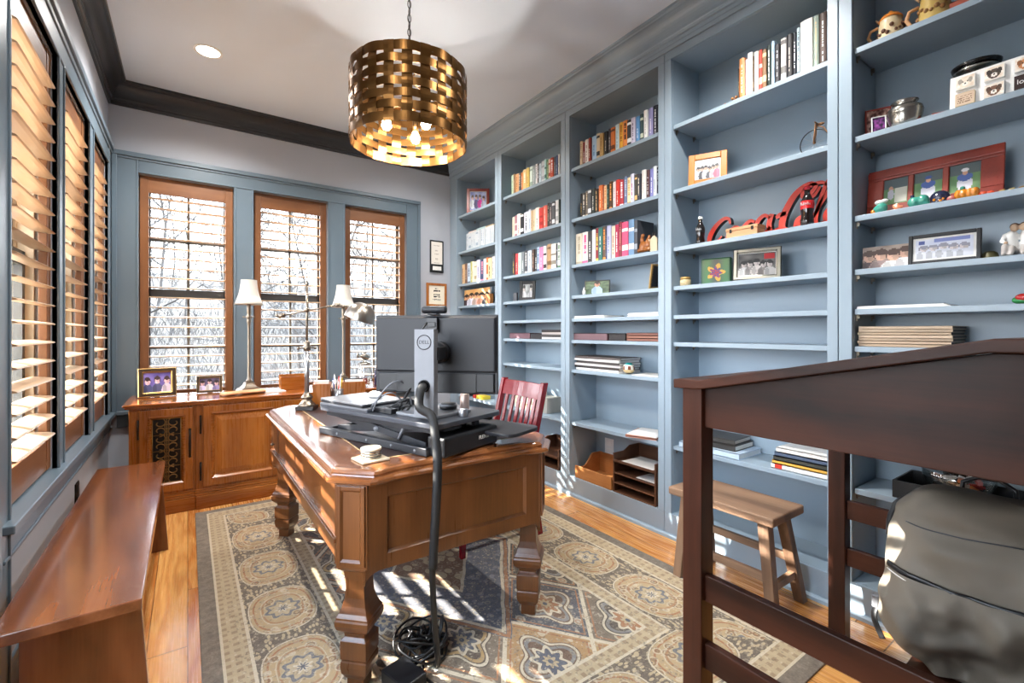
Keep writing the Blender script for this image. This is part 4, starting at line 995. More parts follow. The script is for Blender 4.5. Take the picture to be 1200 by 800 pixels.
# column: front plate with a round cable hole
pts = []; n = 24
def plate(yq):
    V = []
    for k in range(n):
        a = 2*PI*k/n; V.append((hx+hr*math.cos(a), yq, hz+hr*math.sin(a)))
    for k in range(n):
        a = 2*PI*k/n; c_, s_ = math.cos(a), math.sin(a); m_ = max(abs(c_), abs(s_)); V.append((hx+wd*c_/m_, yq, hz+wd*s_/m_))
    b.add(V, [(k, (k+1) % n, n+(k+1) % n, n+k) for k in range(n)])
plate(-.156)
for za, zb in ((.012, hz-wd), (hz+wd, .337)): b.box(hx-wd, -.156, za, hx+wd, -.150, zb)
b.box(hx-wd, -.152, .012, hx-wd+.003, -.112, .337); b.box(hx+wd-.003, -.152, .012, hx+wd, -.112, .337); b.box(hx-wd, -.152, .334, hx+wd, -.112, .337); b.box(hx-wd+.003, -.118, .012, hx+wd-.003, -.112, .335)
col = b.build('stand_column', M['silver'], t, label='silver upright with a cable hole')
b = MB(Mm); b.smooth = True; b.lathe([(hr+.004, 0), (hr+.004, .003), (hr, .003), (hr, -.002)], 0, 0, 24, caps=False)
for i in range(len(b.v)): v = Mm.inverted() @ b.v[i]; b.v[i] = Mm @ Vector((hx+v.x, -.157-v.z, hz+v.y))
b.build('grommet', M['black'], col)
b = MB(Mm); b.tube([(hx+.0265*math.cos(2*PI*k/40), -.1567, .289+.0265*math.sin(2*PI*k/40)) for k in range(40)], .0016, 6, True); b.build('logo_ring', M['blackm'], col)
text('logo', 'DELL', .0185, Mm @ basis((hx, -.1566, .289), (1, 0, 0), (0, 0, 1)), M['blackm'], col, .0004)
b = MB(Mm); b.box(-.02, -.12, .22, .06, .005, .27); b.smooth = True; b.rod((.02, -.03, .245), (.02, .012, .245), .045, 20); b.build('tilt_arm', M['black'], t, bevel=.004)
zb = .077; zt = .396
b = MB(Mm); b.box(-.2665, .034, zb, .2565, .044, zt); pan = b.build('panel', M['graphite'], t, bevel=.003)
b = MB(Mm); b.loft([[(-.264, .034, zb+.085), (.254, .034, zb+.085), (.254, .034, zt-.004), (-.264, .034, zt-.004)], [(-.255, .022, zb+.09), (.245, .022, zb+.09), (.245, .022, zt-.014), (-.255, .022, zt-.014)]][::-1]); b.build('back_shell', M['graphite'], t, bevel=.004)
b = MB(Mm); b.loft([[(-.255, .034, zb+.004), (.245, .034, zb+.004), (.245, .034, zb+.083), (-.255, .034, zb+.083)], [(-.25, .026, zb+.008), (.24, .026, zb+.008), (.24, .026, zb+.08), (-.25, .026, zb+.08)]][::-1]); b.box(-.17, .0225, zb+.004, .17, .03, zb+.082); b.build('connector_bay', M['black'], t, bevel=.002)
b = MB(Mm); b.box(-.262, .0442, zb+.012, .252, .0446, zt-.006); b.build('screen', simple('dark_screen', (16, 17, 20), .15), t)
# webcam
w_ = Mm @ Vector((-.008, .03, zt)); t = thing('webcam', 'black bar webcam clipped on top of the monitor', 'webcam', w_, MR); Mw = WM[t.name]
b = MB(Mw); b.smooth = True; b.lathe([(.001, -.052), (.014, -.05), (.016, -.044), (.016, .044), (.014, .05), (.001, .052)], 0, 0, 16)
for i in range(len(b.v)): v = Mw.inverted() @ b.v[i]; b.v[i] = Mw @ Vector((v.z, v.x, .022+v.y))
b.build('body', M['graphite'], t)
b = MB(Mw); b.box(-.024, -.032, -.07, .022, -.012, -.012); b.prism([(-.03, .0008), (.02, .0008), (.02, .006), (-.03, .006)], -.02, .02, 'x'); b.box(-.018, -.036, -.05, .016, -.032, -.03); b.build('clip', M['black'], t, bevel=.003)
b = MB(Mw); b.smooth = True; b.tube([(-.02, -.03, -.03), (-.034, -.05, -.06), (-.04, -.08, -.12), (-.028, -.1, -.2), (-.022, -.105, -.26)], .0032, 6); b.build('cable', M['rubber'], t)

# closed laptops, mouse, small things on the riser
def slab(name, label, cat, x, y, z, w, d, h, rz, mat, group=None, mat2=None):
    o = rp(x, y, z); t = thing(name, label, cat, o, RZ+rz, group); Mx = WM[t.name]
    MB(Mx).prism(rounded(-w/2, w/2, -d/2, d/2, .008), 0, h*.55).build('base', mat, t, bevel=.001)
    MB(Mx).prism(rounded(-w/2, w/2, -d/2, d/2, .008), h*.58, h).build('lid', mat2 or mat, t, bevel=.001); return t
slab('laptop', 'closed dark grey laptop, lower one of the pair on the riser', 'laptop', .115, .56, pz, .23, .32, .017, .03, M['gun'], None, M['silver'])
slab('laptop', 'closed grey laptop on top of another laptop under the white mouse', 'laptop', .12, .575, pz+.0175, .23, .32, .016, -.05, M['graphite'], None, M['alu'])
b = MB(RM @ Matrix.Translation((.165, .55, pz+.034))); b.smooth = True; b.lathe([(.02, 0), (.026, .004), (.027, .012), (.022, .022), (.012, .027), (.001, .028)], 0, 0, 20, sx=.95, sy=1.4)
b.build('mouse', M['white'], label='small white computer mouse on the upper laptop', cat='mouse')
o = rp(.225, .16, pz+.0124); t = thing('speaker_puck', 'round black conference speaker with silver rim on the riser', 'speaker', o)
b = MB(Matrix.Translation(o)); b.smooth = True; b.lathe([(.034, 0), (.036, .006), (.036, .012), (.034, .018)], 0, 0, 28); b.build('body', M['black'], t)
b = MB(Matrix.Translation(o)); b.smooth = True; b.lathe([(.037, .012), (.038, .016), (.036, .021), (.033, .021)], 0, 0, 28); b.build('rim', M['silver'], t)
b = MB(Matrix.Translation(o)); b.smooth = True; b.lathe([(.033, .02), (.03, .024), (.001, .025)], 0, 0, 28); b.build('grille', M['black'], t)
o = rp(.178, .0365, pz); b = MB(Matrix.Translation(o)); b.smooth = True; b.lathe([(.0165, 0), (.0175, .003), (.0175, .028), (.0165, .03), (.015, .03), (.015, .004), (.001, .004)], 0, 0, 24); b.build('metal_cup', M['alu'], label='small brushed metal cup at the riser edge', cat='cup')
o = rp(.298, .135, pz); b = MB(Matrix.Translation(o)); b.smooth = True; b.lathe([(.0185, 0), (.0195, .004), (.0195, .066), (.018, .069), (.001, .069)], 0, 0, 24); b.build('tumbler', simple('rose_beige_metal', (206, 182, 172), .3, .5), label='slim rose-beige cylinder standing behind the metal cup', cat='tumbler')
o = rp(.30, .41, pz); b = MB(RM @ Matrix.Translation((.30, .41, pz))); b.box(-.04, -.06, 0, .04, .06, .028); b.build('docking_station', M['black'], label='black docking station on the riser behind the cable tangle', cat='dock', bevel=.004)
b = MB(RM @ Matrix.Translation((.06, .345, pz))); b.box(-.018, -.05, 0, .018, .05, .02); b.build('power_adapter', M['black'], label='black power adapter among cables on the riser', cat='adapter', bevel=.003)
r_ = random.Random(5)
for i, (mt, nm) in enumerate([('rubber', 'black'), ('rubber', 'black'), ('rubber', 'black'), ('silver', 'grey'), ('silver', 'grey')]):
    b = MB(RM); b.smooth = True; a0 = [(.06, .35), (.13, .37), (.07, .27), (.03, .42), (.05, .39)][i]; e0 = (.10+.02*i, .302+.012*i)
    hgt = [.05, .09, .03, .075, .12][i]; pts = []
    for k in range(15):
        f = k/14; pts.append((a0[0]+(e0[0]-a0[0])*f+.03*math.sin(3*f+i), a0[1]+(e0[1]-a0[1])*f-.05*math.sin(PI*f), pz+.006+hgt*math.sin(PI*f)**.8))
    b.tube(pts, .0035 if i != 2 else .0045, 6)
    b.build('cable', M[mt], label=['black cable looping over the riser beside the stand', 'tall black cable loop rising from the riser toward the monitor stand', 'low black cable lying by the power adapter on the riser', 'grey cable looping from the laptops across the riser', 'tall grey cable arching up to the monitor stand'][i], cat='cable', group='tangled cables on the riser')
# braided sleeve from the stand hole over the desk front down to the rug
hp = Mm @ Vector((hx, -.15, hz)); hq = Mm @ Vector((hx, -.19, hz-.012)); b = MB(); b.smooth = True
P = [hp, hq, Mm @ Vector((hx+.006, -.215, .06)), Vector((.705, 1.498, .914)), Vector((.70, 1.455, .84)), Vector((.698, 1.435, .76)), Vector((.695, 1.438, .65)), Vector((.692, 1.45, .5)), Vector((.69, 1.455, .40))]
rr = [.016, .0165, .0165, .016, .016, .016, .016, .016, .0155]
def smooth_path(P, R_, k=5):
    O, Q = [], []
    for i in range(len(P)-1):
        p0, p1, p2, p3 = [Vector(P[max(0, min(len(P)-1, i+j))]) for j in (-1, 0, 1, 2)]
        for s in range(k):
            f = s/k; O.append(.5*((2*p1)+(p2-p0)*f+(2*p0-5*p1+4*p2-p3)*f*f+(3*p1-p0-3*p2+p3)*f**3)); Q.append(R_[i]+(R_[i+1]-R_[i])*f)
    O.append(Vector(P[-1])); Q.append(R_[-1]); return O, Q
O, Q = smooth_path(P, rr); b.tube(O, Q, 12)
t = thing('cable_sleeve', 'thick black cable sleeve hanging from the monitor stand down the desk front', 'cable', (.69, 1.455, .008)); b.build('sleeve', M['sleeve'], t)
b = MB(); b.smooth = True; O, Q = smooth_path([(.69, 1.455, .42), (.688, 1.455, .36), (.70, 1.462, .2), (.715, 1.475, .1), (.73, 1.50, .03), (.735, 1.53, .014)], [.012, .011, .0105, .0105, .0105, .01]); b.tube(O, Q, 10); b.build('cable_bundle', M['rubber'], t)
# power bricks and cord tangle on the rug
RGZ = .0082
def brick(x, y, rz, w, d, h, label):
    b = MB(Matrix.Translation((x, y, RGZ)) @ Matrix.Rotation(rz, 4, 'Z')); b.box(-w/2, -d/2, 0, w/2, d/2, h); b.build('power_brick', M['black'], label=label, cat='power brick', bevel=.005)
brick(.603, 1.50, .25, .095, .13, .05, 'large black power brick on the rug beside the near desk leg')
brick(.755, 1.62, -.2, .075, .12, .04, 'smaller black power brick on the rug below the hanging cable sleeve')
b = MB(); b.smooth = True; r_ = random.Random(11)
pts = []
for k in range(120):
    a = k*.52+r_.uniform(-.1, .1); q = .075+.035*math.sin(k*.31); pts.append((.712+q*.85*math.cos(a)*1.1, 1.60+q*math.sin(a)*.75, .065+.028*math.sin(k*.23)+.02*math.cos(a*1.7)))
O, Q = smooth_path(pts, [.0042]*120, 3); b.tube(O, Q, 6)
for k in range(5):
    a = k*1.1; c0 = Vector((.67+.025*k, 1.585+.01*(k % 2), .05)); b.tube([c0+Vector((.03*math.cos(a+q*.5)*math.sin(q*PI/8), .02*math.sin(a+q), .075*math.sin(q*PI/8))) for q in range(9)], .0045, 6)
b.build('cable_tangle', M['rubber'], label='tangle of black power cords heaped on the bricks under the desk', cat='cords')
b = MB(); b.smooth = True; O, Q = smooth_path([(.70, 1.55, .03), (.675, 1.50, .014), (.69, 1.42, .0135), (.715, 1.33, .0135), (.75, 1.25, .0135), (.78, 1.12, .0135)], [.005]*6); b.tube(O, Q, 8); t = b.build('power_cable', M['rubber'], label='single black cable with copper tie running off across the rug', cat='cable')
b = MB(); b.smooth = True; b.tube([(.6775+.013*math.cos(2*PI*k/16)*.3, 1.49+.013*math.cos(2*PI*k/16), .0215+.013*math.sin(2*PI*k/16)) for k in range(16)], .003, 6, True); b.build('tie', simple('copper_tie', (196, 120, 76), .4, .3), t, label='copper-coloured tie')

# ------------------------------------------------------------------ loose things on the desk top
o = Vector((.528, 1.62, DZ)); b = MB(Matrix.Translation(o) @ Matrix.Rotation(.12, 4, 'Z')); b.box(-.05, -.05, 0, .05, .05, .007); b.build('coaster', M['cream'], label='square pale coaster under the stacked round discs', cat='coaster', bevel=.002)
for k in range(4):
    b = MB(Matrix.Translation((.53+.001*(k % 2), 1.622+.001*k, DZ+.0073+k*.0088))); b.smooth = True; b.lathe([(.033, 0), (.036, .0012), (.036, .007), (.034, .0085), (.001, .0085)], 0, 0, 28)
    b.build('round_coaster', M['pewter'] if k < 3 else simple('pale_stone_disc', (214, 206, 184), .35), label=['metal-edged round coaster, bottom one of the stack on the desk corner', 'metal-edged round coaster, second from bottom of the desk corner stack', 'metal-edged round coaster, second from top of the desk corner stack', 'pale-topped round coaster, topmost of the stack on the desk corner'][k], cat='coaster', group='stacked round coasters')
b = MB(); b.box(.725, 1.49, DZ, .772, 1.535, DZ+.032); b.build('white_plug', M['white'], label='small white plug block beside the black cable sleeve on the desk edge', cat='plug', bevel=.004)
def organizer(x, y, w, d, h, label):
    t = thing('desk_organizer', label, 'organizer', (x, y, DZ), -.3, 'wooden organizer boxes at the far desk end'); Mx = WM[t.name]; W = M['walnut']; k = .008
    for q in ((-w/2, -d/2, w/2, -d/2+k), (-w/2, d/2-k, w/2, d/2), (-w/2, -d/2+k, -w/2+k, d/2-k), (w/2-k, -d/2+k, w/2, d/2-k)): MB(Mx).box(q[0], q[1], 0, q[2], q[3], h).build('side', M['cred'][2], t, bevel=.001)
    MB(Mx).box(-w/2+k, -d/2+k, 0, w/2-k, d/2-k, .006).build('bottom', M['cred'][0], t); return t
organizer(.675, 2.985, .10, .12, .135, 'small wooden box beside the task lamp on the desk')
organizer(.872, 3.0, .14, .12, .135, 'wider wooden box with papers behind the laptops on the desk')
b = MB(Matrix.Translation((.872, 3.0, DZ)) @ Matrix.Rotation(-.3, 4, 'Z')); b.box(-.055, -.04, .007, .055, -.02, .145); b.build('notepad', M['paper'], label='white notepad standing in the wider wooden box', cat='notepad')
b = MB(Matrix.Translation((.872, 3.0, DZ)) @ Matrix.Rotation(-.3, 4, 'Z')); b.box(-.06, .0, .007, .05, .018, .15); b.build('notebook', M['black'], label='dark notebook standing in the wider wooden box', cat='notebook')
b = MB(Matrix.Translation((.675, 2.985, DZ)) @ Matrix.Rotation(-.25, 4, 'Z')); b.box(-.04, -.03, .007, .038, .02, .15); b.build('paper_pad', M['paper'], label='white paper pad sticking out of the small wooden box', cat='paper')
px, py = .765, 2.98
t = thing('pen_cup', 'clear cup holding pens between the two wooden boxes', 'pen cup', (px, py, DZ))
b = MB(); b.smooth = True; b.lathe([(.03, DZ), (.034, DZ+.003), (.036, DZ+.095), (.034, DZ+.095), (.032, DZ+.006), (.001, DZ+.005)], px, py, 20); b.build('cup', M['alu'], t)
for k, (c, nm) in enumerate([((230, 190, 40), 'yellow pencil'), ((190, 40, 40), 'red pen'), ((240, 240, 240), 'white pen'), ((40, 60, 130), 'blue pen'), ((30, 30, 30), 'black pen'), ((180, 180, 185), 'silver pen')]):
    a = k*1.05; p = Vector((px+.014*math.cos(a), py+.014*math.sin(a), DZ+.008)); q = Vector((px+.026*math.cos(a), py+.026*math.sin(a), DZ+.15+.012*(k % 3)))
    b = MB(); b.smooth = True; b.rod(p, q, .0042, 8); b.rod(q, q+(q-p).normalized()*.012, .0042, 8, .001)
    b.build('pen', simple(nm.replace(' ', '_'), c, .4), label='%s standing in the pen cup on the desk' % nm, cat='pen', group='pens in the cup')
b = MB(); b.smooth = True; b.lathe([(.02, 0), (.022, .01), (.021, .03), (.001, .03)], .725, 2.90, 18)
b.M = Matrix(); 
for i in range(len(b.v)): b.v[i].z += DZ
b.build('tape_roll', simple('red_white_tape', (214, 120, 110), .5), label='small pinkish tape roll in front of the pens', cat='tape')
# ------------------------------------------------------------------ framed pictures
def frame(label, cat, loc, rz, w, h, fw, mat, pic, tilt=.12, depth=.016, matw=0, lip=None, stand=True, group=None, name='picture_frame', nx=36, glass=True):
    up = (depth*math.sin(tilt)+.0012) if stand or tilt > 0 else 0; loc = (loc[0], loc[1], loc[2]+up)
    t = thing(name, label, cat, loc, rz, group)
    Mx = WM[t.name] @ Matrix.Rotation(-tilt, 4, 'X')
    if fw > 0:
        b = MB(Mx); rect_frame(b, -w/2, w/2, 0, h, fw, 0, depth); b.build('frame_border', mat, t, bevel=min(.003, fw*.2))
        if lip: b = MB(Mx); ring(b, -w/2+fw*.8, w/2-fw*.8, fw*.8, h-fw*.8, fw*.25, -.002, .004); ring(b, -w/2, w/2, 0, h, fw*.18, .002, -.003); b.build('gilt_edge', lip, t)
    if matw:
        b = MB(Mx); b.box(-w/2+fw, depth*.5, fw, w/2-fw, depth*.55, h-fw); b.build('mat_board', M['paper'], t)
    q = fw+matw; ph = h-2*q; pw = w-2*q
    b = MB(Mx); b.mat = 0; b.pic((-pw/2, depth*.42 if fw else -.0005, q), (pw, 0, 0), (0, 0, ph), nx, max(8, int(nx*ph/pw)), pic); b.build('picture', M['col'], t)
    b = MB(Mx); b.box(-w/2+fw*.5, depth*.6 if fw else 0, fw*.5, w/2-fw*.5, depth, h-fw*.5); b.build('backing', M['black'] if fw else M['white'], t)
    if stand and tilt > .05:
        d = depth+math.sin(tilt)*h*.62
        b = MB(WM[t.name]); o = Mx.inverted(); p = Vector((0, math.sin(tilt)*h*.6+depth*.9, math.cos(tilt)*h*.6)); 
        b.loft([[p+Vector((q_, e, 0)) for q_, e in ((-.012, 0), (.012, 0), (.012, .003), (-.012, .003))], [Vector((q_, d+h*.1+e, .001-up)) for q_, e in ((-.016, 0), (.016, 0), (.016, .003), (-.016, .003))]]); b.build('easel_leg', M['black'], t)
    return t
def marks(bg, col, rows, seed):
    r = random.Random(seed); ops = []
    for y, x0, x1, h in rows:
        x = x0
        while x < x1:
            w = r.uniform(.03, .09); ops.append(('r', x, y-h*r.uniform(.6, 1), min(x1, x+w*.8), y, col)); x += w
    return paint(bg, ops)
bz = simple('bronze_frame', (74, 60, 46), .35, .4); gold = simple('gold_leaf', (196, 158, 96), .35, .7)
frame('large bronze-framed family photo in purple tones on the end of the credenza', 'photo frame', (-.175, 4.14, .7455), .12, .222, .205, .032, bz, people(3, 3, mottled((.35, .3, .6), (.55, .5, .8), 4, 1), [(.3, .32, .5), (.35, .36, .52), (.86, .82, .9)], (.25, .18, .2), (.95, .8, .84), .58, .15), .16, .02, 0, gold)
frame('small bronze-framed photo of people with flowers standing on the credenza', 'photo frame', (.135, 4.20, .7455), -.1, .165, .128, .018, bz, people(3, 8, mottled((.2, .17, .25), (.4, .34, .5), 5, 2), [(.85, .82, .95), (.9, .88, .9), (.6, .55, .75)], (.15, .1, .12), (.85, .7, .72), .6, .16), .16, .016, 0, gold)
# wall pictures
t = frame('tall narrow black-framed certificate on the far wall beside the window casing', 'wall picture', (2.168, YF-.0165, 1.838), 0, .155, .34, .012, M['black'], marks((.93, .91, .87), (.75, .72, .68), [(.88, .2, .8, .03), (.72, .35, .65, .05), (.6, .3, .7, .03), (.45, .38, .62, .08), (.3, .25, .75, .03)], 4), 0, .016, 0, None, False)
b = MB(WM[t.name]); b.box(-.065, -.001, .014, .065, .008, .08); b.box(-.07, -.0005, .0, .07, .006, .088); pl_ = b.build('plaque', M['black'], t)
b = MB(WM[t.name]); b.box(-.05, -.002, .024, .05, -.001, .066); b.build('plaque_label', M['paper'], pl_)
frame('small brown wood-framed print with black lettering on the far wall above the monitor', 'wall picture', (2.167, YF-.0185, 1.475), 0, .235, .25, .026, M['cred'][2], marks((.93, .9, .82), (.12, .12, .12), [(.86, .38, .62, .06), (.76, .3, .72, .1), (.56, .3, .7, .09), (.44, .3, .72, .08), (.28, .25, .75, .08)], 6), 0, .018, 0, None, False)

# ------------------------------------------------------------------ credenza top
b = MB(Matrix.Translation((.34, 3.965, .7455)) @ Matrix.Rotation(.28, 4, 'Z')); b.smooth = True
b.loft([[(x, .05*math.cos(a)*s, .016+.014*math.sin(a)*s) for a in [2*PI*k/14 for k in range(14)]] for x, s in ((-.15, .6), (-.142, .95), (-.1, 1), (.1, 1), (.142, .95), (.15, .6))])
b.build('wooden_tray', M['pine'], label='long pale wooden tray lying in front of the first table lamp', cat='tray')
b = MB(Matrix.Translation((.545, 4.06, .7455)) @ Matrix.Rotation(.1, 4, 'Z')); b.box(-.075, -.1, 0, .075, .1, .006); b.build('paper', M['paper'], label='white papers lying on the credenza beside the wooden letter box', cat='paper')
t = thing('letter_box', 'plain orange-brown wooden letter box on the credenza behind the task lamp', 'box', (.71, 4.10, .7455), .05); Mx = WM[t.name]
for q in ((-.105, -.045, .105, -.037, .105), (-.105, .037, .105, .045, .12), (-.105, -.037, -.097, .037, .105), (.097, -.037, .105, .037, .105), (-.097, -.037, .097, .037, .008)): MB(Mx).box(q[0], q[1], 0, q[2], q[3], q[4]).build('side', M['cred'][0], t, bevel=.0015)
jx, jy, jz = 1.245, 3.98, .7455
t = thing('candy_jar', 'clear glass jar with silver fish finial and red candies on the credenza', 'jar', (jx, jy, jz))
b = MB(); b.smooth = True; b.lathe([(.045, jz), (.06, jz+.012), (.066, jz+.06), (.064, jz+.12), (.05, jz+.155), (.046, jz+.175), (.052, jz+.185), (.048, jz+.185), (.043, jz+.172), (.046, jz+.155), (.06, jz+.12), (.062, jz+.06), (.055, jz+.015), (.001, jz+.008)], jx, jy, 28); b.build('glass_body', M['clear'], t)
b = MB(); b.smooth = True
b.tube([(jx+.058, jy-.01, jz+.15), (jx+.09, jy-.015, jz+.15), (jx+.098, jy-.016, jz+.11), (jx+.085, jy-.014, jz+.07), (jx+.062, jy-.01, jz+.065)], .007, 8); b.build('handle', M['clear'], t)
b = MB(); b.smooth = True; b.lathe([(.054, jz+.185), (.055, jz+.193), (.03, jz+.205), (.012, jz+.21), (.012, jz+.222)], jx, jy, 24); ld = b.build('lid', M['pewter'], t)
b = MB(); b.smooth = True
b.loft([[(jx+x, jy+.014*s*math.cos(a), jz+.248+zo+h_*math.sin(a)) for a in [2*PI*k/12 for k in range(12)]] for x, h_, s, zo in ((-.05, .002, .2, .012), (-.03, .012, .5, .006), (-.01, .026, .9, .002), (.01, .031, 1, 0), (.03, .022, .8, -.002), (.042, .01, .5, -.004), (.048, .002, .2, -.004))])
b.loft([[(jx-.045, jy+q, jz+.262+z_) for q, z_ in ((-.002, -.018), (.002, -.018), (.002, .018), (-.002, .018))], [(jx-.066, jy+q, jz+.262+z_) for q, z_ in ((-.002, -.024), (.002, -.024), (.002, .024), (-.002, .024))]])
b.loft([[(jx+.012, jy+q, jz+.272+z_) for q, z_ in ((-.003, 0), (.003, 0), (.001, .014), (-.001, .014))], [(jx-.02, jy+q, jz+.265+z_) for q, z_ in ((-.003, 0), (.003, 0), (.001, .025), (-.001, .025))]])
b.build('fish_finial', M['pewter'], ld)
for k in range(18):
    a = k*2.4; q = .034*math.sqrt((k % 9+.5)/9); c = [(190, 30, 40), (236, 230, 226), (200, 60, 70), (150, 20, 50)][k % 4]
    b = MB(); b.smooth = True; b.ball((jx+q*math.cos(a), jy+q*math.sin(a), jz+.026+.026*(k//9)), .013, 10, 6)
    key = 'candy_%d' % (k % 4)
    if key not in M: M[key] = simple(['red_candy', 'white_candy', 'pink_red_candy', 'crimson_candy'][k % 4], c, .25)
    b.build('candy', M[key], label='%s round candy inside the glass fish jar' % ['red', 'white', 'pinkish red', 'crimson'][k % 4], cat='candy', group='%s candies in the jar' % ['red', 'white', 'pinkish red', 'crimson'][k % 4])
b = MB(); b.smooth = True; b.lathe([(.03, .7455), (.034, .75), (.034, .86), (.02, .885), (.016, .905), (.018, .907), (.001, .908)], 1.37, 4.0, 18); b.build('dark_bottle', simple('dark_blue_glass', (40, 42, 84), .2), label='dark blue bottle beside the fish jar, half hidden by the monitor', cat='bottle')

# ------------------------------------------------------------------ things on the shelves
LEFTF = -PI/2
def S(y, z, x=2.42): return (x, y, z+.0005)
# bay by the far wall
frame('brown wood-framed group photo on the top shelf next to the far wall', 'photo frame', (2.45, 4.10, 2.4305), -.62, .235, .265, .03, M['mahog'], people(4, 12, mottled((.45, .5, .75), (.75, .78, .9), 4, 4), [(.85, .87, .9), (.25, .2, .45), (.85, .1, .6), (.8, .82, .9)], (.3, .2, .15), (.9, .72, .66), .66, .11), .1, .018, .006)
for k, (ya, yb, c, w) in enumerate(((4.2, 4.05, 'd8ccc4', 'pinkish'), (4.04, 3.87, 'a8c4c4', 'teal'), (3.86, 3.72, 'b0a084', 'tan'))):
    flatbook('book', '%s book lying flat on top of the white matching volumes' % w, 'book', (2.46, (ya+yb)/2, 2.05+.176), LEFTF, ya-yb, .13, .022+.006*(k == 1), c, group='books lying on the white volumes')
frame('long unframed canvas photo of people at a table on the fourth shelf', 'canvas photo', (2.40, 4.055, 1.4805), LEFTF, .5, .165, 0, M['white'], people(5, 21, mottled((.85, .62, .35), (.95, .8, .55), 4, 7), [(.25, .17, .2), (.88, .88, .94), (.8, .7, .66), (.86, .6, .5), (.24, .26, .28)], (.14, .09, .07), (.86, .62, .46), .55, .13, .1, .9), .06, .02, 0, None, False, nx=60)
b = MB(); b.box(2.355, 3.72, 1.4805, 2.395, 3.80, 1.575); b.build('wood_block', M['honey'], label='brown wooden block in front of the long canvas photo', cat='block', bevel=.003)
b = MB(); b.box(2.37, 3.87, .5405, 2.46, 4.0, .575); b.build('small_box', simple('yellow_card', (232, 206, 60), .5), label='small yellow box on the low shelf behind the monitor', cat='box', bevel=.003)
b = MB(); b.box(2.37, 4.02, .5405, 2.44, 4.07, .572); b.build('small_box', simple('red_card', (190, 50, 40), .5), label='small red box beside the yellow box on the low shelf', cat='box', bevel=.003)
b = MB(); b.smooth = True; b.lathe([(.03, .5405), (.07, .56), (.08, .575), (.075, .575), (.03, .55), (.001, .548)], 2.45, 4.2, 24); b.build('dish', M['black'], label='shallow black dish on the low shelf behind the monitor', cat='dish')
# bay behind the red chair
frame('black-framed small photo of two people on the fourth shelf of the chair bay', 'photo frame', (2.43, 3.235, 1.4805), -1.0, .15, .178, .03, M['black'], people(2, 5, mottled((.5, .52, .52), (.75, .76, .76), 4, 3), [(.85, .85, .86), (.8, .8, .82)], (.2, .2, .2), (.85, .82, .8), .62, .18), .12, .016)
b = MB(); b.box(2.40, 3.345, 1.4805, 2.416, 3.40, 1.56); b.build('photo_block', M['gun'], label='small dark plaque leaning by the black-framed photo', cat='plaque', bevel=.002)
flatbook('album', 'dark mauve album lying at the left of the sixth shelf, chair bay', 'album', S(3.275, 1.15, 2.48), LEFTF, .30, .2, .05, '6a4a54', '584048')
flatbook('album', 'black album lying in the middle of the sixth shelf, chair bay', 'album', S(3.04, 1.15, 2.48), LEFTF, .15, .2, .046, '1e1a1e', '2a2226')
for k, (c, p, nm) in enumerate((('e8e8e6', 'f0f0ee', 'white'), ('4a4846', 'd8d0c4', 'dark grey'), ('c8c4c0', 'f0ece8', 'pale grey'), ('2c2624', 'd8a890', 'dark'))):
    flatbook('book', '%s book in the flat stack, right end of sixth shelf, chair bay' % nm, 'book', S(2.83+.004*(k % 2), 1.15+k*.0192, 2.47), LEFTF, .24, .2, .019, c, p, 'flat stack in the chair bay')
for k in range(5): book(2.40, 3.38-.056*k, 3.327-.056*k, .5405, .15+.008*((k*3) % 4), .15, ['efe4cc', 'f4ecd8', 'e8dcc0', 'f0e8d8', 'eae0cc'][k], 'b8a880', 'cream book on the low shelf seen through the chair slats, %s from left' % ORD[k], 'cream books behind the chair')
b = MB(); b.box(2.40, 2.92, .5405, 2.56, 3.065, .665); b.build('storage_box', simple('grey_card_box', (160, 158, 150), .6), label='plain grey box on the low shelf right of the red chair', cat='box', bevel=.003)
def desk_tray(label, ya, yb, z0, wd, slots, ht, paper=None):
    t = thing('paper_organizer', label, 'organizer', (2.47, (ya+yb)/2, z0)); k = .009
    for y in (yb, ya-k):
        MB().prism([(2.338, z0), (2.60, z0), (2.60, z0+ht), (2.50, z0+ht), (2.44, z0+ht-.03), (2.338, z0+ht-.03)], y, y+k, 'y').build('side', wd[2], t, bevel=.001)
    MB().box(2.592, yb+k, z0, 2.60, ya-k, z0+ht).build('back', wd[1], t)
    for z in slots:
        b = MB(); b.box(2.338 if z != slots[-1] else 2.335, yb+k, z, 2.592, ya-k, z+.008); b.build('tray', wd[1], t, bevel=.001)
    b = MB(); b.box(2.335, yb+k, slots[-1], 2.342, ya-k, slots[-1]+.022); b.build('lip', wd[1], t, bevel=.001)
    return t
desk_tray('dark wooden paper organizer half hidden by the desk corner, chair bay floor', 3.04, 2.705, .1405, M['walnut'], (.1405, .22), .19)
desk_tray('dark wooden multi-tier paper organizer on the floor of the middle bay', 2.148, 1.803, .1405, M['walnut'], (.1405, .2, .265, .338), .29)
for z, y0, y1, lab in ((.3465, 1.85, 2.10, 'white paper in the top tray of the dark wooden organizer'), (.2735, 1.82, 1.97, 'white paper in the upper slot of the dark wooden organizer')):
    b = MB(); b.box(2.36, y0, z, 2.56, y1, z+.004); b.build('paper', M['paper'], label=lab, cat='paper')
t = thing('letter_tray', 'light wooden open letter tray on the floor of the middle bay', 'tray', (2.46, 2.34, .1405))
ya, yb, k, z = 2.52, 2.165, .01, .1405
MB().box(2.338, yb, z, 2.348, ya, z+.088).build('front', M['honey'], t, bevel=.002); MB().box(2.585, yb, z, 2.595, ya, z+.155).build('back', M['honey'], t, bevel=.002)
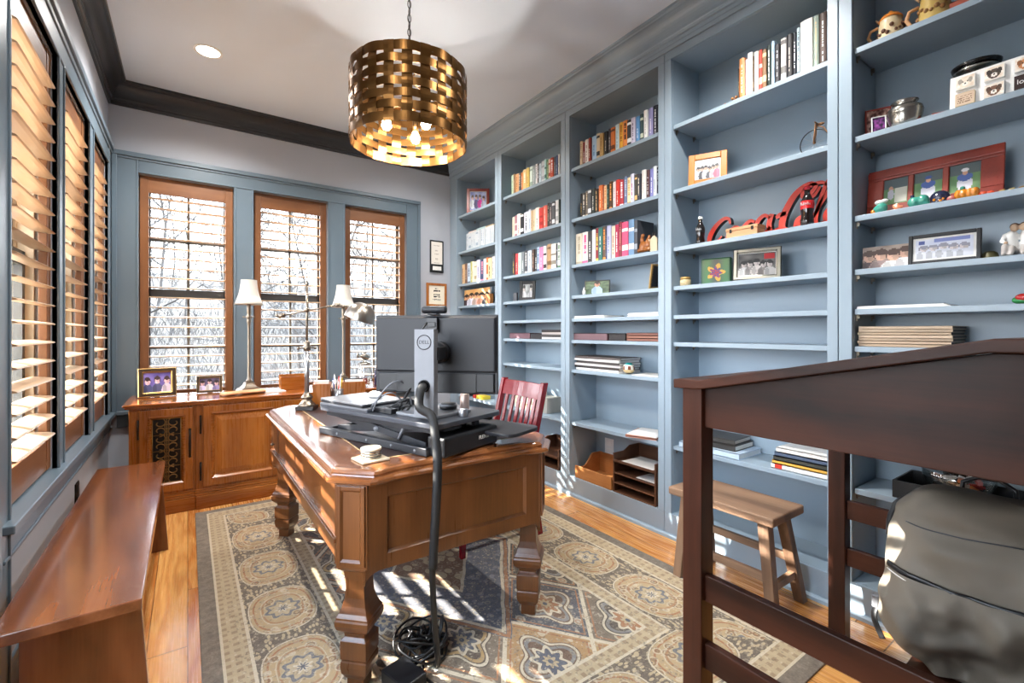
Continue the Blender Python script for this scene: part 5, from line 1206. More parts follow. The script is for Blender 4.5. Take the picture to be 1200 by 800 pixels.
for y in (yb, ya-k):
    pts = [(2.348, z), (2.585, z), (2.585, z+.155), (2.52, z+.155)]+[(2.52-.1*q/6, z+.155-.085*(.5-.5*math.cos(PI*q/6))) for q in range(1, 7)]+[(2.348, z+.07)]
    MB().prism(pts, y, y+k, 'y').build('side', M['honey'], t, bevel=.001)
MB().box(2.348, yb+k, z, 2.585, ya-k, z+.008).build('bottom', M['honey'], t)
# middle bay
t = thing('figurine', 'golden brown carved animal figurine by the books, middle bay third shelf', 'figurine', (2.41, 1.955, 1.7105))
b = MB(Matrix.Translation((0, -.02, 0))); b.box(2.375, 1.905, 1.7105, 2.45, 2.005, 1.722); b.build('base', M['black'], t, bevel=.002)
b = MB(Matrix.Translation((0, -.02, 0))); z = 1.721
for c, r, sx, sy, sz in (((2.41, 1.975, z+.04), .028, .9, 1.0, 1.3), ((2.41, 1.985, z+.085), .017, .8, .8, 1.5), ((2.41, 1.978, z+.113), .013, .9, 1.2, .9), ((2.41, 1.935, z+.05), .024, .9, 1, 1.7), ((2.41, 1.928, z+.095), .013, .8, .9, 1.1), ((2.40, 1.99, z+.014), .02, 1.2, 1.1, .8), ((2.40, 1.93, z+.014), .02, 1.2, 1.3, .8), ((2.41, 1.955, z+.02), .024, 1, 1.3, .9)): b.ball(c, r, 12, 8, sx, sy, sz)
b.build('carving', simple('polished_amber_carving', (142, 84, 36), .25, var=.3, nscale=30), t, remesh=.004)
t = thing('tag_ornament', 'cream house-shaped tag ornament at the edge of the middle bay third shelf', 'ornament', (2.40, 1.86, 1.7105))
b = MB(); b.prism([(1.835, 1.7105), (1.89, 1.7105), (1.89, 1.795), (1.8625, 1.818), (1.835, 1.795)], 2.395, 2.405, 'x'); b.build('tag', M['cream'], t, bevel=.001)
b = MB(); b.smooth = True; b.tube([(2.40, 1.8625+.012*math.sin(2*PI*k/12), 1.821+.016*math.cos(2*PI*k/12)) for k in range(12)], .003, 6, True); b.build('cord', M['black'], t)
frame('small photo of a person in a pale blue shirt outdoors, middle bay fourth shelf', 'photo frame', (2.44, 2.40, 1.4805), -1.1, .19, .105, .006, M['black'], people(1, 2, mottled((.2, .3, .2), (.45, .55, .4), 6, 8), [(.7, .82, .95)], (.1, .08, .07), (.85, .62, .5), .68, .17), .1, .012)
b = MB(); b.smooth = True; b.lathe([(.011, 1.4805), (.012, 1.51), (.005, 1.52), (.005, 1.535), (.001, 1.536)], 2.372, 2.46, 14); b.build('tiny_bottle', M['white'], label='tiny white bottle in front of the outdoor photo', cat='bottle')
frame('gold-edged picture frame leaning on the right side of the middle bay fourth shelf', 'photo frame', (2.44, 1.868, 1.4805), 2.75, .13, .155, .018, gold, mottled((.8, .78, .74), (.9, .88, .85), 4, 9), .22, .014, .012)
for ya, yb, n, lab in ((2.555, 2.25, 3, 'white sheets'), (2.045, 1.80, 4, 'white papers')):
    b = MB()
    for k in range(n): b.box(2.362+.003*(k % 2), yb+.004*(k % 3), 1.3105+k*.006, 2.57, ya-.005*(k % 2), 1.3155+k*.006)
    b.build('paper_stack', M['paper'], label='thin pile of %s on the fifth shelf of the middle bay, %s side' % (lab, 'far' if ya > 2.3 else 'near'), cat='papers', kind='stuff')
flatbook('album', 'dark plum album lying at the left of the sixth shelf, middle bay', 'album', S(2.40, 1.15, 2.475), LEFTF, .335, .21, .05, '6e5258', '5e444a')
flatbook('album', 'black album lying in the middle of the sixth shelf, middle bay', 'album', S(2.145, 1.15, 2.475), LEFTF, .145, .2, .048, '1c1618', '241c1e')
for k in range(3): flatbook('album', 'reddish brown album, %s of three stacked on the sixth shelf, middle bay' % ['bottom', 'middle', 'top'][k], 'album', S(1.93, 1.15+.0182*k, 2.475), LEFTF, .255, .21, .018, ['8a5a4c', '9a6a58', '7a4e42'][k], ['b88a78', 'c09480', 'a87a68'][k])
for k in range(6): flatbook('magazine', 'magazine in the flat stack on the seventh shelf, middle bay, %s from bottom' % ORD[k], 'magazine', (2.48+.004*(k % 2), 2.335+.006*((k*2) % 3), .9305+.0172*k), LEFTF-.05+.03*(k % 3), .44, .21, .017, ['e8e4e2', '3a3432', 'd8d4d2', '4a4442', 'ece8e6', '58504e'][k], 'e8e6e4', 'magazines on the seventh shelf')
t = thing('patterned_ball', 'small patterned ball with teal top on the seventh shelf of the middle bay', 'ornament', (2.405, 2.07, .9305))
b = MB(); b.smooth = True; n, m = 24, 14; vs, fs, cs = [], [], []
for j in range(m+1):
    for i in range(n): a = 2*PI*i/n; q = PI*j/m; vs.append((2.405+.04*math.sin(q)*math.cos(a), 2.07+.04*math.sin(q)*math.sin(a), .9685-.038*math.cos(q)))
for j in range(m):
    for i in range(n):
        fs.append((j*n+i, j*n+(i+1) % n, (j+1)*n+(i+1) % n, (j+1)*n+i)); f = j/m
        cs.append(lin((38, 140, 140) if f > .66 else (236, 230, 214) if f > .58 else ((120, 70, 50) if (i//2) % 2 else (230, 224, 210)) if f > .42 else (226, 196, 140) if f > .15 else (80, 60, 50)))
b.add(vs, fs, cs); b.build('ball', M['gloss'], t)
b = MB(Matrix.Translation((2.46, 1.915, .9305)) @ Matrix.Rotation(.2, 4, 'Z')); b.box(-.1, -.1, 0, .1, .1, .005); b.build('paper', M['paper'], label='white paper lying on the seventh shelf right of the patterned ball', cat='paper')
b = MB(Matrix.Translation((2.44, 1.95, .5405)) @ Matrix.Rotation(.35, 4, 'Z')); b.box(-.12, -.10, 0, .12, .10, .004); b.box(-.12, -.10, .012, .12, .10, .016); b.box(-.12, .096, 0, .12, .10, .016); fo = b.build('folder', simple('salmon_folder_card', (206, 150, 128), .6), label='salmon paper folder on the eighth shelf above the dark organizer', cat='folder', bevel=.001)
b = MB(Matrix.Translation((2.44, 1.94, .5405+.0165)) @ Matrix.Rotation(.28, 4, 'Z')); b.box(-.115, -.1, 0, .115, .095, .005); b.build('paper', M['paper'], label='white sheets lying on the salmon folder', cat='paper')

# stool bay
t = thing('chain_ornament', 'small heap of brown wooden beads beside the books, stool bay top shelf', 'ornament', (2.40, 1.36, 2.4305)); b = MB(); b.smooth = True; r_ = random.Random(3)
for k in range(16): b.ball((2.40+r_.uniform(-.02, .02), 1.325+.007*k*.75, 2.4305+.008+max(0, .022-.0035*k)*r_.uniform(.3, 1)+(.008 if k % 3 == 0 else 0)), .008, 8, 6)
b.build('beads', M['honey'], t)
frame('bright orange-yellow framed group photo on the second shelf, stool bay', 'photo frame', (2.425, 1.515, 2.0505), -1.12, .205, .19, .034, simple('amber_painted_wood', (196, 112, 14), .4), people(6, 33, mottled((.72, .8, .88), (.85, .88, .9), 3, 5), [(.8, .8, .82), (.2, .2, .24), (.85, .85, .88), (.3, .3, .34), (.75, .72, .74), (.85, .4, .5)], (.1, .08, .08), (.75, .58, .5), .5, .11, .12, .88), .13, .016, .004)
t = thing('toy_bicycle', 'miniature high-wheel bicycle ornament on the second shelf, stool bay', 'ornament', (2.45, .965, 2.0505)); wy, wz, wr = .975, 2.0505+.0652, .062
b = MB(); b.smooth = True; b.tube([(2.45, wy+wr*math.cos(2*PI*k/36), wz+wr*math.sin(2*PI*k/36)) for k in range(36)], .0028, 6, True); b.tube([(2.45, .905+.018*math.cos(2*PI*k/20), 2.0505+.0212+.018*math.sin(2*PI*k/20)) for k in range(20)], .0024, 6, True); b.build('tyre', M['black'], t)
b = MB(); b.smooth = True
for k in range(10): b.rod((2.45, wy, wz), (2.45, wy+wr*math.cos(PI*k/5), wz+wr*math.sin(PI*k/5)), .0007, 4)
b.build('spokes', M['alu'], t)
b = MB(); b.smooth = True; b.rod((2.443, wy, wz), (2.443, wy-.008, wz+.085), .0035); b.rod((2.457, wy, wz), (2.457, wy-.008, wz+.085), .0035); b.tube([(2.45, wy-.008, wz+.08), (2.45, wy-.04, wz+.06), (2.45, wy-.066, wz+.01), (2.45, .905, 2.071)], .003, 6); b.rod((2.43, wy-.01, wz+.09), (2.47, wy-.01, wz+.09), .003); b.ball((2.45, wy-.03, wz+.08), .01, 8, 6, 1, 1.5, .6); b.ball((2.45, wy, wz), .007, 8, 6); b.build('frame', simple('brown_brass', (132, 92, 60), .4, .5), t)
def soda(label, x, y, z, h, red):
    t = thing('soda_bottle', label, 'bottle', (x, y, z)); s = h/.195
    P_ = [(.024, 0), (.029, .004), (.0285, .03), (.026, .055), (.0285, .085), (.0295, .105), (.027, .125), (.018, .145), (.0125, .158), (.0125, .176)]
    b = MB(); b.smooth = True; b.lathe([(r*s, z+q*s) for r, q in P_], x, y, 24); b.build('body', simple('dark_cola_glass', (26, 18, 16), .08, Coat_Weight=.5), t)
    b = MB(); b.smooth = True; b.lathe([(r*s*1.02, z+q*s) for r, q in ((.0285, .083), (.0297, .105), (.0275, .122))], x, y, 24, caps=False); lb = b.build('label_band', simple('red_label' if red else 'black_white_label', (206, 30, 34) if red else (30, 30, 32), .3), t)
    b = MB(); b.smooth = True
    for k in range(9):
        a = PI+.75-.17*k; q = .0302*s; b.tube([(x+q*math.cos(a+.05), y+q*math.sin(a+.05), z+(.099+.002*(k % 2))*s), (x+q*math.cos(a), y+q*math.sin(a), z+(.108+.004*(k % 3))*s), (x+q*math.cos(a-.06), y+q*math.sin(a-.06), z+.1*s)], .0011*s, 5)
    b.build('label_script', M['white'], lb)
    b = MB(); b.smooth = True; b.lathe([(.0128*s, z+.158*s), (.0128*s, z+.176*s)], x, y, 20, caps=False); b.build('neck', M['clear'], t)
    b = MB(); b.smooth = False; b.lathe([(.0135*s, z+.176*s), (.0155*s, z+.179*s), (.0145*s, z+.19*s), (.012*s, z+.194*s), (.001, z+.195*s)], x, y, 21); b.build('cap', M['red'][2] if red else M['white'], t)
soda('contour glass cola bottle with black and white label at the far end of the shelf', 2.42, 1.555, 1.7105, .165, False)
soda('contour glass cola bottle with red label in front of the red lettering', 2.40, .985, 1.7105, .19, True)
# red script sign cut from wood
t = thing('script_sign', 'red wooden cut-out script lettering leaning at the back of the stool bay', 'sign', (2.5, 1.22, 1.7105))
def stroke(b, P, w, x0=2.49, x1=2.52):
    O, Q = smooth_path([(0, p[0], p[1]) for p in P], [(p[2] if len(p) > 2 else w)*.85 for p in P], 5); F, Bk = [], []
    n = len(O); L_, R__ = [], []
    for i in range(n):
        d = (O[min(n-1, i+1)]-O[max(0, i-1)]).normalized(); nn = Vector((0, -d.z, d.y)); L_.append(O[i]+nn*Q[i]/2); R__.append(O[i]-nn*Q[i]/2)
    v = []
    for l, r in zip(L_, R__): v += [(x0, l.y, l.z), (x0, r.y, r.z), (x1, r.y, r.z), (x1, l.y, l.z)]
    ff, fs = [], []
    for i in range(n-1):
        a, c = i*4, (i+1)*4; ff.append((a, a+1, c+1, c)); fs += [(a+1, a+2, c+2, c+1), (a+2, a+3, c+3, c+2), (a+3, a, c, c+3)]
    fs += [(3, 2, 1, 0), ((n-1)*4, (n-1)*4+1, (n-1)*4+2, (n-1)*4+3)]
    b.mat = 0; b.add(v, ff); b.mat = 1; b.add(v, fs)
YS, ZS = 1.575, 1.7115
def P2(L): return [(YS-p[0], ZS+p[1], *p[2:]) for p in L]
signs = {'letter_c': [[(.16, .105, .012), (.15, .135, .02), (.12, .14, .026), (.07, .105, .034), (.035, .05, .036), (.04, .016, .03), (.075, .018, .018), (.11, .045, .01)]],
 'letter_o': [[(.19, .085, .02), (.155, .06, .028), (.145, .025, .026), (.175, .014, .02), (.21, .04, .026), (.205, .075, .022), (.18, .085, .014)]],
 'letter_c ': [[(.295, .09, .018), (.27, .1, .022), (.235, .07, .03), (.235, .025, .028), (.27, .015, .02), (.31, .045, .012)]],
 'letter_a': [[(.375, .095, .018), (.345, .115, .022), (.31, .085, .03), (.31, .035, .028), (.345, .016, .022), (.375, .05, .02)], [(.385, .115, .03), (.37, .06, .03), (.385, .02, .024), (.42, .035, .014)]],
 'hyphen': [[(.405, .09, .02), (.425, .1, .03), (.455, .105, .02)]],
 'capital_c': [[(.61, .2, .012), (.585, .165, .02), (.555, .16, .02), (.59, .205, .024), (.56, .225, .024), (.5, .19, .036), (.45, .11, .04), (.435, .04, .038), (.46, .016, .03), (.5, .02, .02), (.535, .06, .012)], [(.555, .16, .014), (.53, .17, .02), (.545, .205, .022), (.61, .22, .02), (.64, .2, .012)]],
 'letter_o ': [[(.545, .08, .018), (.51, .06, .026), (.5, .025, .024), (.525, .014, .02), (.555, .04, .024), (.55, .075, .02), (.525, .085, .012)]],
 'letter_l': [[(.575, .05, .014), (.62, .13, .024), (.665, .2, .028), (.65, .225, .02), (.625, .18, .022), (.59, .06, .026), (.6, .018, .02), (.63, .03, .014)]],
 'letter_a ': [[(.675, .085, .018), (.65, .09, .02), (.632, .055, .028), (.64, .02, .024), (.665, .03, .02), (.678, .06, .018)], [(.684, .09, .022), (.676, .045, .022), (.682, .016, .018)]]}
sred = simple('red_sign_paint', (196, 52, 34), .4, var=.2, nscale=14)
for nm, S_ in signs.items():
    b = MB()
    for P in S_: stroke(b, P2(P), .02)
    b.build(nm.strip(), [sred, M['black']], t)
t = thing('wooden_box', 'small pale wooden box with latch in front of the red lettering', 'box', (2.39, 1.285, 1.7105))
b = MB(); b.box(2.362, 1.20, 1.7105, 2.44, 1.365, 1.745); b.build('body', M['pine'], t, bevel=.002); b = MB(); b.box(2.36, 1.198, 1.7455, 2.442, 1.367, 1.762); b.build('lid', M['pine'], t, bevel=.002)
for y in (1.225, 1.34): b = MB(); b.box(2.3585, y-.006, 1.736, 2.361, y+.006, 1.755); b.build('latch', M['iron'], t)
t = thing('small_jar', 'small speckled gold-lidded jar on the fourth shelf, stool bay', 'jar', (2.395, 1.635, 1.4805))
b = MB(); b.smooth = True; b.lathe([(.026, 1.4805), (.031, 1.485), (.031, 1.513), (.027, 1.518)], 2.395, 1.635, 22); b.build('body', simple('speckled_cream_glaze', (200, 180, 140), .3, var=.6, nscale=120), t)
b = MB(); b.smooth = True; b.lathe([(.029, 1.518), (.029, 1.53), (.026, 1.533), (.001, 1.533)], 2.395, 1.635, 22); b.build('lid', gold, t)
def tinpic(u, v):
    c = (.24+.1*v, .40+.08*math.sin(u*9), .26); a = math.atan2(v-.45, u-.5); r = math.hypot((u-.5)*1.1, v-.45)
    if r < .3+.1*math.cos(5*a): c = (.85, .66, .2) if r > .22+.06*math.cos(7*a+1) else (.7, .16, .14) if (math.sin(6*a)+r*6) % 1.3 > .6 else (.22, .24, .5)
    return c
t = thing('tin', 'green square tin with a colourful star design, stool bay fourth shelf', 'tin', (2.47, 1.49, 1.4805), -1.25); Mx = WM[t.name]
b = MB(Mx); b.box(-.082, .0, 0, .082, .06, .155); b.build('body', simple('green_tin', (64, 104, 72), .35), t, bevel=.012, seg=3); b = MB(Mx); b.pic((-.072, -.001, .01), (.144, 0, 0), (0, 0, .135), 40, 38, tinpic); b.build('printed_front', M['col'], t)
frame('silver-framed black and white group photo with a red corner, stool bay fourth shelf', 'photo frame', (2.42, 1.235, 1.4805), -1.2, .225, .17, .022, simple('champagne_silver_frame', (196, 190, 172), .3, .5), paint(people(5, 44, mottled((.2, .2, .2), (.45, .44, .43), 4, 6), [(.8, .8, .8), (.6, .58, .57), (.85, .82, .8), (.55, .52, .5), (.75, .74, .73)], (.15, .15, .15), (.78, .74, .72), .5, .12), [('r', .7, .72, .97, .97, (.7, .12, .14))]), .16, .02, .004, M['black'])
for k, (c, p, nm, w, d, h) in enumerate((('b8cce0', 'e8ecf0', 'pale blue', .36, .23, .032), ('2e2c2a', 'e6e2da', 'black and white', .3, .2, .03), ('3a3836', 'dcd6cc', 'dark grey', .29, .19, .024))):
    flatbook('book', '%s large book, %s of the flat stack behind the standing desk post' % (nm, ['bottom', 'middle', 'top'][k]), 'book', (2.47+.008*k, 1.47+.01*k, .5405+[0, .0325, .063][k]), LEFTF+.03*k, w, d, h, c, p, 'flat stack left of the stool bay')
for k, (c, p, nm, w, h) in enumerate((('f0eee8', 'e8e6c0', 'white with red emblem', .25, .024), ('e8b048', 'f0e8d8', 'orange and white', .245, .016), ('3a3c34', 'e0d868', 'dark with yellow lettering', .24, .021), ('4c5c74', 'd8dce0', 'slate blue', .235, .02), ('e4e2de', 'f0f0f0', 'white with pink patch', .225, .022))):
    flatbook('book', '%s book, flat stack under the slanted desk panel, %s from bottom' % (nm, ORD[k]), 'book', (2.455, 1.012-.003*k, .5405+[0, .0245, .041, .0625, .083][k]), LEFTF, w, .17, h, c, p, 'flat stack right of the stool bay')
b = MB(); b.prism([(1.085, .5425), (1.118, .5425), (1.118, .5625), (1.085, .5625)], 2.3685, 2.3695, 'x'); b.build('book_emblem', simple('red_emblem', (206, 60, 44), .4), next(o for o in COL.objects if o.get('label', '').startswith('white with red emblem')), label='red square emblem')
# ------------------------------------------------------------------ nearest bay
def stein(label, y, s, z, body, lid, deco):
    x = 2.425; t = thing('beer_stein', label, 'stein', (x, y, z))
    b = MB(); b.smooth = True; b.lathe([(.044*s, z), (.047*s, z+.006*s), (.042*s, z+.016*s), (.041*s, z+.07*s), (.037*s, z+.085*s), (.038*s, z+.095*s)], x, y, 28); b.build('body', body, t)
    b = MB(); b.smooth = True; r_ = random.Random(int(y*100))
    for k in range(18): a = 2*PI*k/18; b.ball((x+.041*s*math.cos(a), y+.041*s*math.sin(a), z+(.03+.03*r_.random())*s), (.006+.004*r_.random())*s, 6, 5)
    b.build('relief', deco, t)
    b = MB(); b.smooth = True; b.lathe([(.04*s, z+.095*s), (.04*s, z+.1*s), (.03*s, z+.113*s), (.012*s, z+.12*s), (.007*s, z+.13*s), (.001, z+.135*s)], x, y, 24); b.build('lid', lid, t)
    b = MB(); b.smooth = True; b.tube([(x-.01, y+.04*s, z+.078*s), (x-.012, y+.066*s, z+.075*s), (x-.012, y+.074*s, z+.05*s), (x-.012, y+.062*s, z+.022*s), (x-.01, y+.043*s, z+.02*s)], .0065*s, 8); b.rod((x, y+.038*s, z+.1*s), (x, y+.05*s, z+.118*s), .004*s); b.build('handle', M['pine'], t)
stein('ceramic beer stein with orange lid at the far end of the top shelf, nearest bay', .675, 1.0, 2.4305, simple('cream_stein_glaze', (214, 196, 160), .25, var=.25, nscale=40), simple('orange_stein_lid', (214, 130, 50), .3), simple('brown_relief', (104, 70, 52), .35))
stein('larger ornate gold and brown beer stein, second along the top shelf', .535, 1.15, 2.4305, simple('ochre_stein_glaze', (196, 168, 100), .25, var=.35, nscale=30), M['pewter'], simple('gold_brown_relief', (150, 108, 60), .35))
flatbook('book', 'red-brown book lying by the steins on the top shelf, nearest bay', 'book', (2.45, .42, 2.4305), LEFTF, .12, .16, .03, '9c4a34', 'e0b890')
t = frame('brown picture with white floral lettering behind the pewter urn', 'picture', (2.44, .722, 2.0505), -1.2, .09, .13, .006, M['mahog'], mottled((.25, .1, .08), (.8, .66, .6), 9, 12), .1, .012)
frame('tiny white-edged purple flower picture leaning by the pewter urn', 'picture', (2.392, .705, 2.0505), -1.15, .05, .075, .004, M['white'], mottled((.12, .08, .18), (.62, .3, .62), 5, 14), .12, .01)
def urn(label, x, y, z, s, lidmat=None):
    t = thing('urn', label, 'urn', (x, y, z)); b = MB(); b.smooth = True
    b.lathe([(r*s, z+q*s) for r, q in ((.04, 0), (.047, .004), (.055, .03), (.0605, .06), (.06, .068), (.0615, .07), (.06, .073), (.0605, .076), (.058, .084), (.044, .095), (.036, .099), (.037, .103), (.046, .112), (.044, .113), (.034, .104), (.001, .1))], x, y, 32); b.build('body', M['pewter'], t)
    if lidmat:
        b = MB(); b.smooth = True; b.lathe([(.035*s, z+.112*s), (.06*s, z+.122*s), (.066*s, z+.128*s), (.06*s, z+.131*s), (.04*s, z+.128*s), (.001, z+.127*s)], x, y, 28); b.build('lid', lidmat, t)
    return t
urn('brushed pewter urn with ring bands on the second shelf, nearest bay', 2.43, .63, 2.0505, 1.0)
t = urn('tall pewter jar with flared black lid behind the white photo collage', 2.53, .435, 2.0505, 1.0, None)
b = MB(); b.smooth = True; b.lathe([(.036, 2.16), (.032, 2.19), (.034, 2.21), (.05, 2.225), (.064, 2.232), (.066, 2.238), (.05, 2.24)], 2.53, .435, 28); b.build('neck', M['pewter'], t)
b = MB(); b.smooth = True; b.lathe([(.05, 2.24), (.07, 2.247), (.073, 2.256), (.06, 2.262), (.03, 2.264), (.001, 2.265)], 2.53, .435, 28); b.build('lid', simple('gloss_black_lid', (24, 24, 26), .15), t)
b = MB(Matrix.Translation((2.45, .525, 2.0505)) @ Matrix.Rotation(.3, 4, 'Z')); b.prism([(-.025, 0), (.025, 0), (.02, .03), (-.01, .035)], -.025, .025, 'y'); b.build('dark_trinket', M['mahog'], label='small dark brown wedge trinket between the urn and the white collage', cat='ornament', bevel=.003)
# white collage panel with little photo tiles
t = thing('photo_collage', 'white panel collage of small dog photo tiles on the second shelf', 'photo collage', (2.415, .295, 2.0525), LEFTF); Mx = WM[t.name] @ Matrix.Rotation(-.1, 4, 'X')
b = MB(Mx); b.box(-.195, 0, 0, .195, .012, .145); b.build('panel', M['white'], t, bevel=.002)
cols_ = [-.15, -.073, .004, .081, .155]
for i, cx_ in enumerate(cols_):
    for j, z in enumerate((.018, .082)):
        lab = (i == 2 and j == 0); txt = (i == 0 and j == 0) or (i == 3 and j == 1)
        b = MB(Mx); b.box(cx_-.027, -.012, z, cx_+.027, 0, z+.05); q = b.build('tile', M['leather'] if lab else M['cream'] if txt else M['white'], t, bevel=.001)
        if lab: text('tile_word', 'love', .024, Mx @ basis((cx_, -.0124, z+.025), (1, 0, 0), (0, 0, 1)), M['paper'], q, .0003); continue
        sd = 10*i+j; r_ = random.Random(sd); fur = [(.82, .66, .5), (.45, .32, .24), (.9, .85, .78), (.3, .24, .2), (.78, .5, .3)][(i+j*2) % 5]
        if txt: fn = marks((.8, .7, .6), (.5, .38, .3), [(.8, .1, .9, .1), (.62, .1, .9, .1), (.44, .1, .9, .1), (.26, .1, .8, .1)], sd)
        else: fn = paint(mottled((.86, .78, .7), (.97, .94, .9), 4, sd), [('e', .5, .45, .34, .4, fur), ('e', .22, .62, .12, .22, tuple(x*.7 for x in fur)), ('e', .78, .62, .12, .22, tuple(x*.7 for x in fur)), ('e', .5, .34, .16, .16, (.95, .92, .88)), ('e', .5, .4, .06, .05, (.1, .08, .08)), ('e', .38, .56, .05, .05, (.1, .08, .08)), ('e', .62, .56, .05, .05, (.1, .08, .08))])
        b = MB(Mx); b.pic((cx_-.025, -.0124, z+.002), (.05, 0, 0), (0, 0, .046), 20, 18, fn); b.build('tile_photo', M['col'], q)
# red triple frame
t = thing('picture_frame', 'wide red mahogany frame with three sports photos on the third shelf', 'photo frame', (2.475, .565, 1.7142), LEFTF); Mx = WM[t.name] @ Matrix.Rotation(-.16, 4, 'X'); W_, H_ = .425, .215
b = MB(Mx); b.box(-W_/2, 0, 0, W_/2, .014, .05); b.box(-W_/2, 0, .165, W_/2, .014, H_)
for x0, x1 in ((-W_/2, -.155), (-.072, -.052), (.038, .058), (.148, W_/2)): b.box(x0, 0, .05, x1, .014, .165)
b.box(-W_/2, -.006, .175, W_/2, 0, .205); b.build('frame_border', M['mahog'], t, bevel=.004)
b = MB(Mx); b.box(-W_/2+.01, .014, .01, W_/2-.01, .018, H_-.01); b.build('backing', M['black'], t)
for k, (x0, x1) in enumerate(((-.155, -.072), (-.052, .038), (.058, .148))):
    bgp = mottled((.36, .52, .34), (.5, .64, .42), 3, 40+k)
    fn = paint(lambda u, v, bgp=bgp: bgp(u, v) if v < .62 else ((.4, .45, .46) if (int(u*24)+int(v*30)) % 2 else (.24, .3, .3)), ([('r', .45, .05, .95, .62, (.8, .8, .74)), ('e', .3, .6, .1, .12, (.8, .6, .5)), ('e', .3, .4, .14, .2, (.75, .75, .78))] if k == 0 else [('e', .5, .3, .24, .34, (.88, .88, .92)), ('e', .5, .52, .26, .14, (.3, .4, .66)), ('e', .5, .72, .1, .12, (.84, .64, .52)), ('e', .5, .78, .13, .06, (.25, .35, .6) if k == 1 else (.9, .9, .9))]))
    b = MB(Mx); b.pic((x0, .009, .05), (x1-x0, 0, 0), (0, 0, .115), 24, 32, fn); b.build('picture', M['col'], t, label=['photo with a baseball plaque', 'photo of a player in blue and white', 'photo of a player before a fence'][k])
# small glazed ornaments in front of the red frame
def glaze(nm, c): return simple(nm, c, .15, var=.2, nscale=25, Coat_Weight=.6)
teal, coral, orange, navy = glaze('teal_glaze', (70, 160, 140)), glaze('coral_glaze', (226, 140, 104)), glaze('orange_glaze', (226, 140, 40)), glaze('navy_glaze', (40, 46, 74))
def lumps(name, label, y, x, z, blobs, parts=()):
    t = thing(name, label, 'ornament', (x, y, z)); b = MB(); b.smooth = True
    for dx, dy, dz, r, sx, sy, sz in blobs: b.ball((x+dx, y+dy, z+dz), r, 16, 10, sx, sy, sz)
    b.build('body', parts[0], t, remesh=.003)
    for nm, mt, bl in parts[1:]:
        b = MB(); b.smooth = True
        for dx, dy, dz, r, sx, sy, sz in bl: b.ball((x+dx, y+dy, z+dz), r, 12, 8, sx, sy, sz)
        b.build(nm, mt, t)
z3 = 1.7105; xf = 2.385
lumps('ceramic_gourd', 'teal ceramic gourd ornament with white leaf top, far end of third shelf', .695, xf, z3, [(0, 0, .021, .022, 1, 1, 1), (0, .012, .018, .017, 1, 1, 1)], (teal, ('leaf', M['white'], [(0, .008, .047, .012, .8, 1.3, .8), (0, -.01, .05, .011, .8, 1.2, .7)]), ('foot', orange, [(-.004, .026, .01, .01, 1, 1, 1)])))
lumps('coral_shell', 'coral-coloured spiky ceramic shell beside the teal gourd', .642, xf, z3, [(0, 0, .011, .011, 1, 1.2, 1), (0, .01, .02, .007, 1, 1, 1.2), (0, -.012, .014, .006, 1, 1.4, 1), (0, 0, .024, .006, 1, 1, 1.3)], (coral,))
lumps('ceramic_snail', 'plump teal ceramic ornament below the middle photo of the red frame', .575, xf, z3, [(0, .012, .021, .023, 1, 1, .95), (0, -.014, .024, .02, 1, 1, 1.1), (0, -.024, .012, .012, 1, 1, 1)], (teal, ('knob', navy, [(-.004, .018, .044, .007, 1, 1, 1)])))
lumps('dark_dome', 'dark navy glazed dome ornament behind the teal ornament', .52, 2.43, z3, [(0, 0, .03, .027, 1, 1.2, 1.1)], (navy,))
lumps('beaded_trinket', 'tiny black and orange beaded trinket at the front of the third shelf', .515, xf-.005, z3, [(0, .012, .009, .009, 1, 1, 1), (0, -.003, .01, .01, 1, 1, 1), (0, -.016, .008, .008, 1, 1, 1)], (navy, ('beads', orange, [(-.008, .01, .014, .005, 1, 1, 1), (-.008, -.008, .008, .005, 1, 1, 1), (-.008, -.016, .014, .004, 1, 1, 1)])))
lumps('rose_pebble', 'dull pink ceramic pebble left of the orange pumpkin ornament', .478, xf, z3, [(0, 0, .011, .012, 1, 1.2, .95)], (glaze('rose_glaze', (190, 100, 96)),))
lumps('ceramic_pumpkin', 'orange ceramic pumpkin ornament with teal stem on the third shelf', .435, xf, z3, [(0, q*.016, .02, .019, 1, .7, 1) for q in (-1.4, -.5, .5, 1.4)], (orange, ('stem', teal, [(0, .012, .042, .008, 1, 1, .9)])))
lumps('red_pepper', 'red-orange glazed pepper ornament right of the orange pumpkin', .385, xf, z3, [(0, .008, .009, .01, 1, 1.3, .9), (0, -.012, .008, .008, 1, 1.5, .9)], (glaze('vermilion_glaze', (220, 84, 50)),))
for k in range(4): lumps('sea_shell', 'small tan seashell in the row right of the red pepper, %s along' % ORD[k], .345-.024*k, xf, z3, [(0, 0, .006, .008, 1, 1.2, .75), (0, -.006, .009, .005, 1, 1, .8)], (glaze('shell_%d' % k, [(190, 160, 100), (206, 186, 130), (150, 120, 80), (220, 210, 196)][k]),))
# fourth shelf
frame('unframed canvas photo of four people, far end of fourth shelf, nearest bay', 'canvas photo', (2.415, .685, 1.4805), LEFTF+.1, .17, .095, 0, M['white'], people(4, 51, mottled((.5, .42, .38), (.7, .62, .56), 4, 31), [(.3, .2, .2), (.6, .5, .48), (.92, .9, .88), (.9, .88, .88)], (.3, .18, .12), (.86, .68, .58), .55, .2, .14, .86), .1, .016, 0, None, False)
frame('wide black-framed pale group photo in the middle of fourth shelf, nearest bay', 'photo frame', (2.41, .508, 1.4805), LEFTF+.06, .212, .122, .014, M['black'], paint(people(5, 61, mottled((.8, .82, .9), (.92, .93, .96), 3, 33), [(.85, .86, .9)]*5, (.6, .6, .66), (.88, .84, .84), .5, .12), [('r', .05, .78, .16, .95, (.3, .36, .62)), ('r', .34, .82, .95, .97, (.5, .55, .78))]), .14, .016, .008)
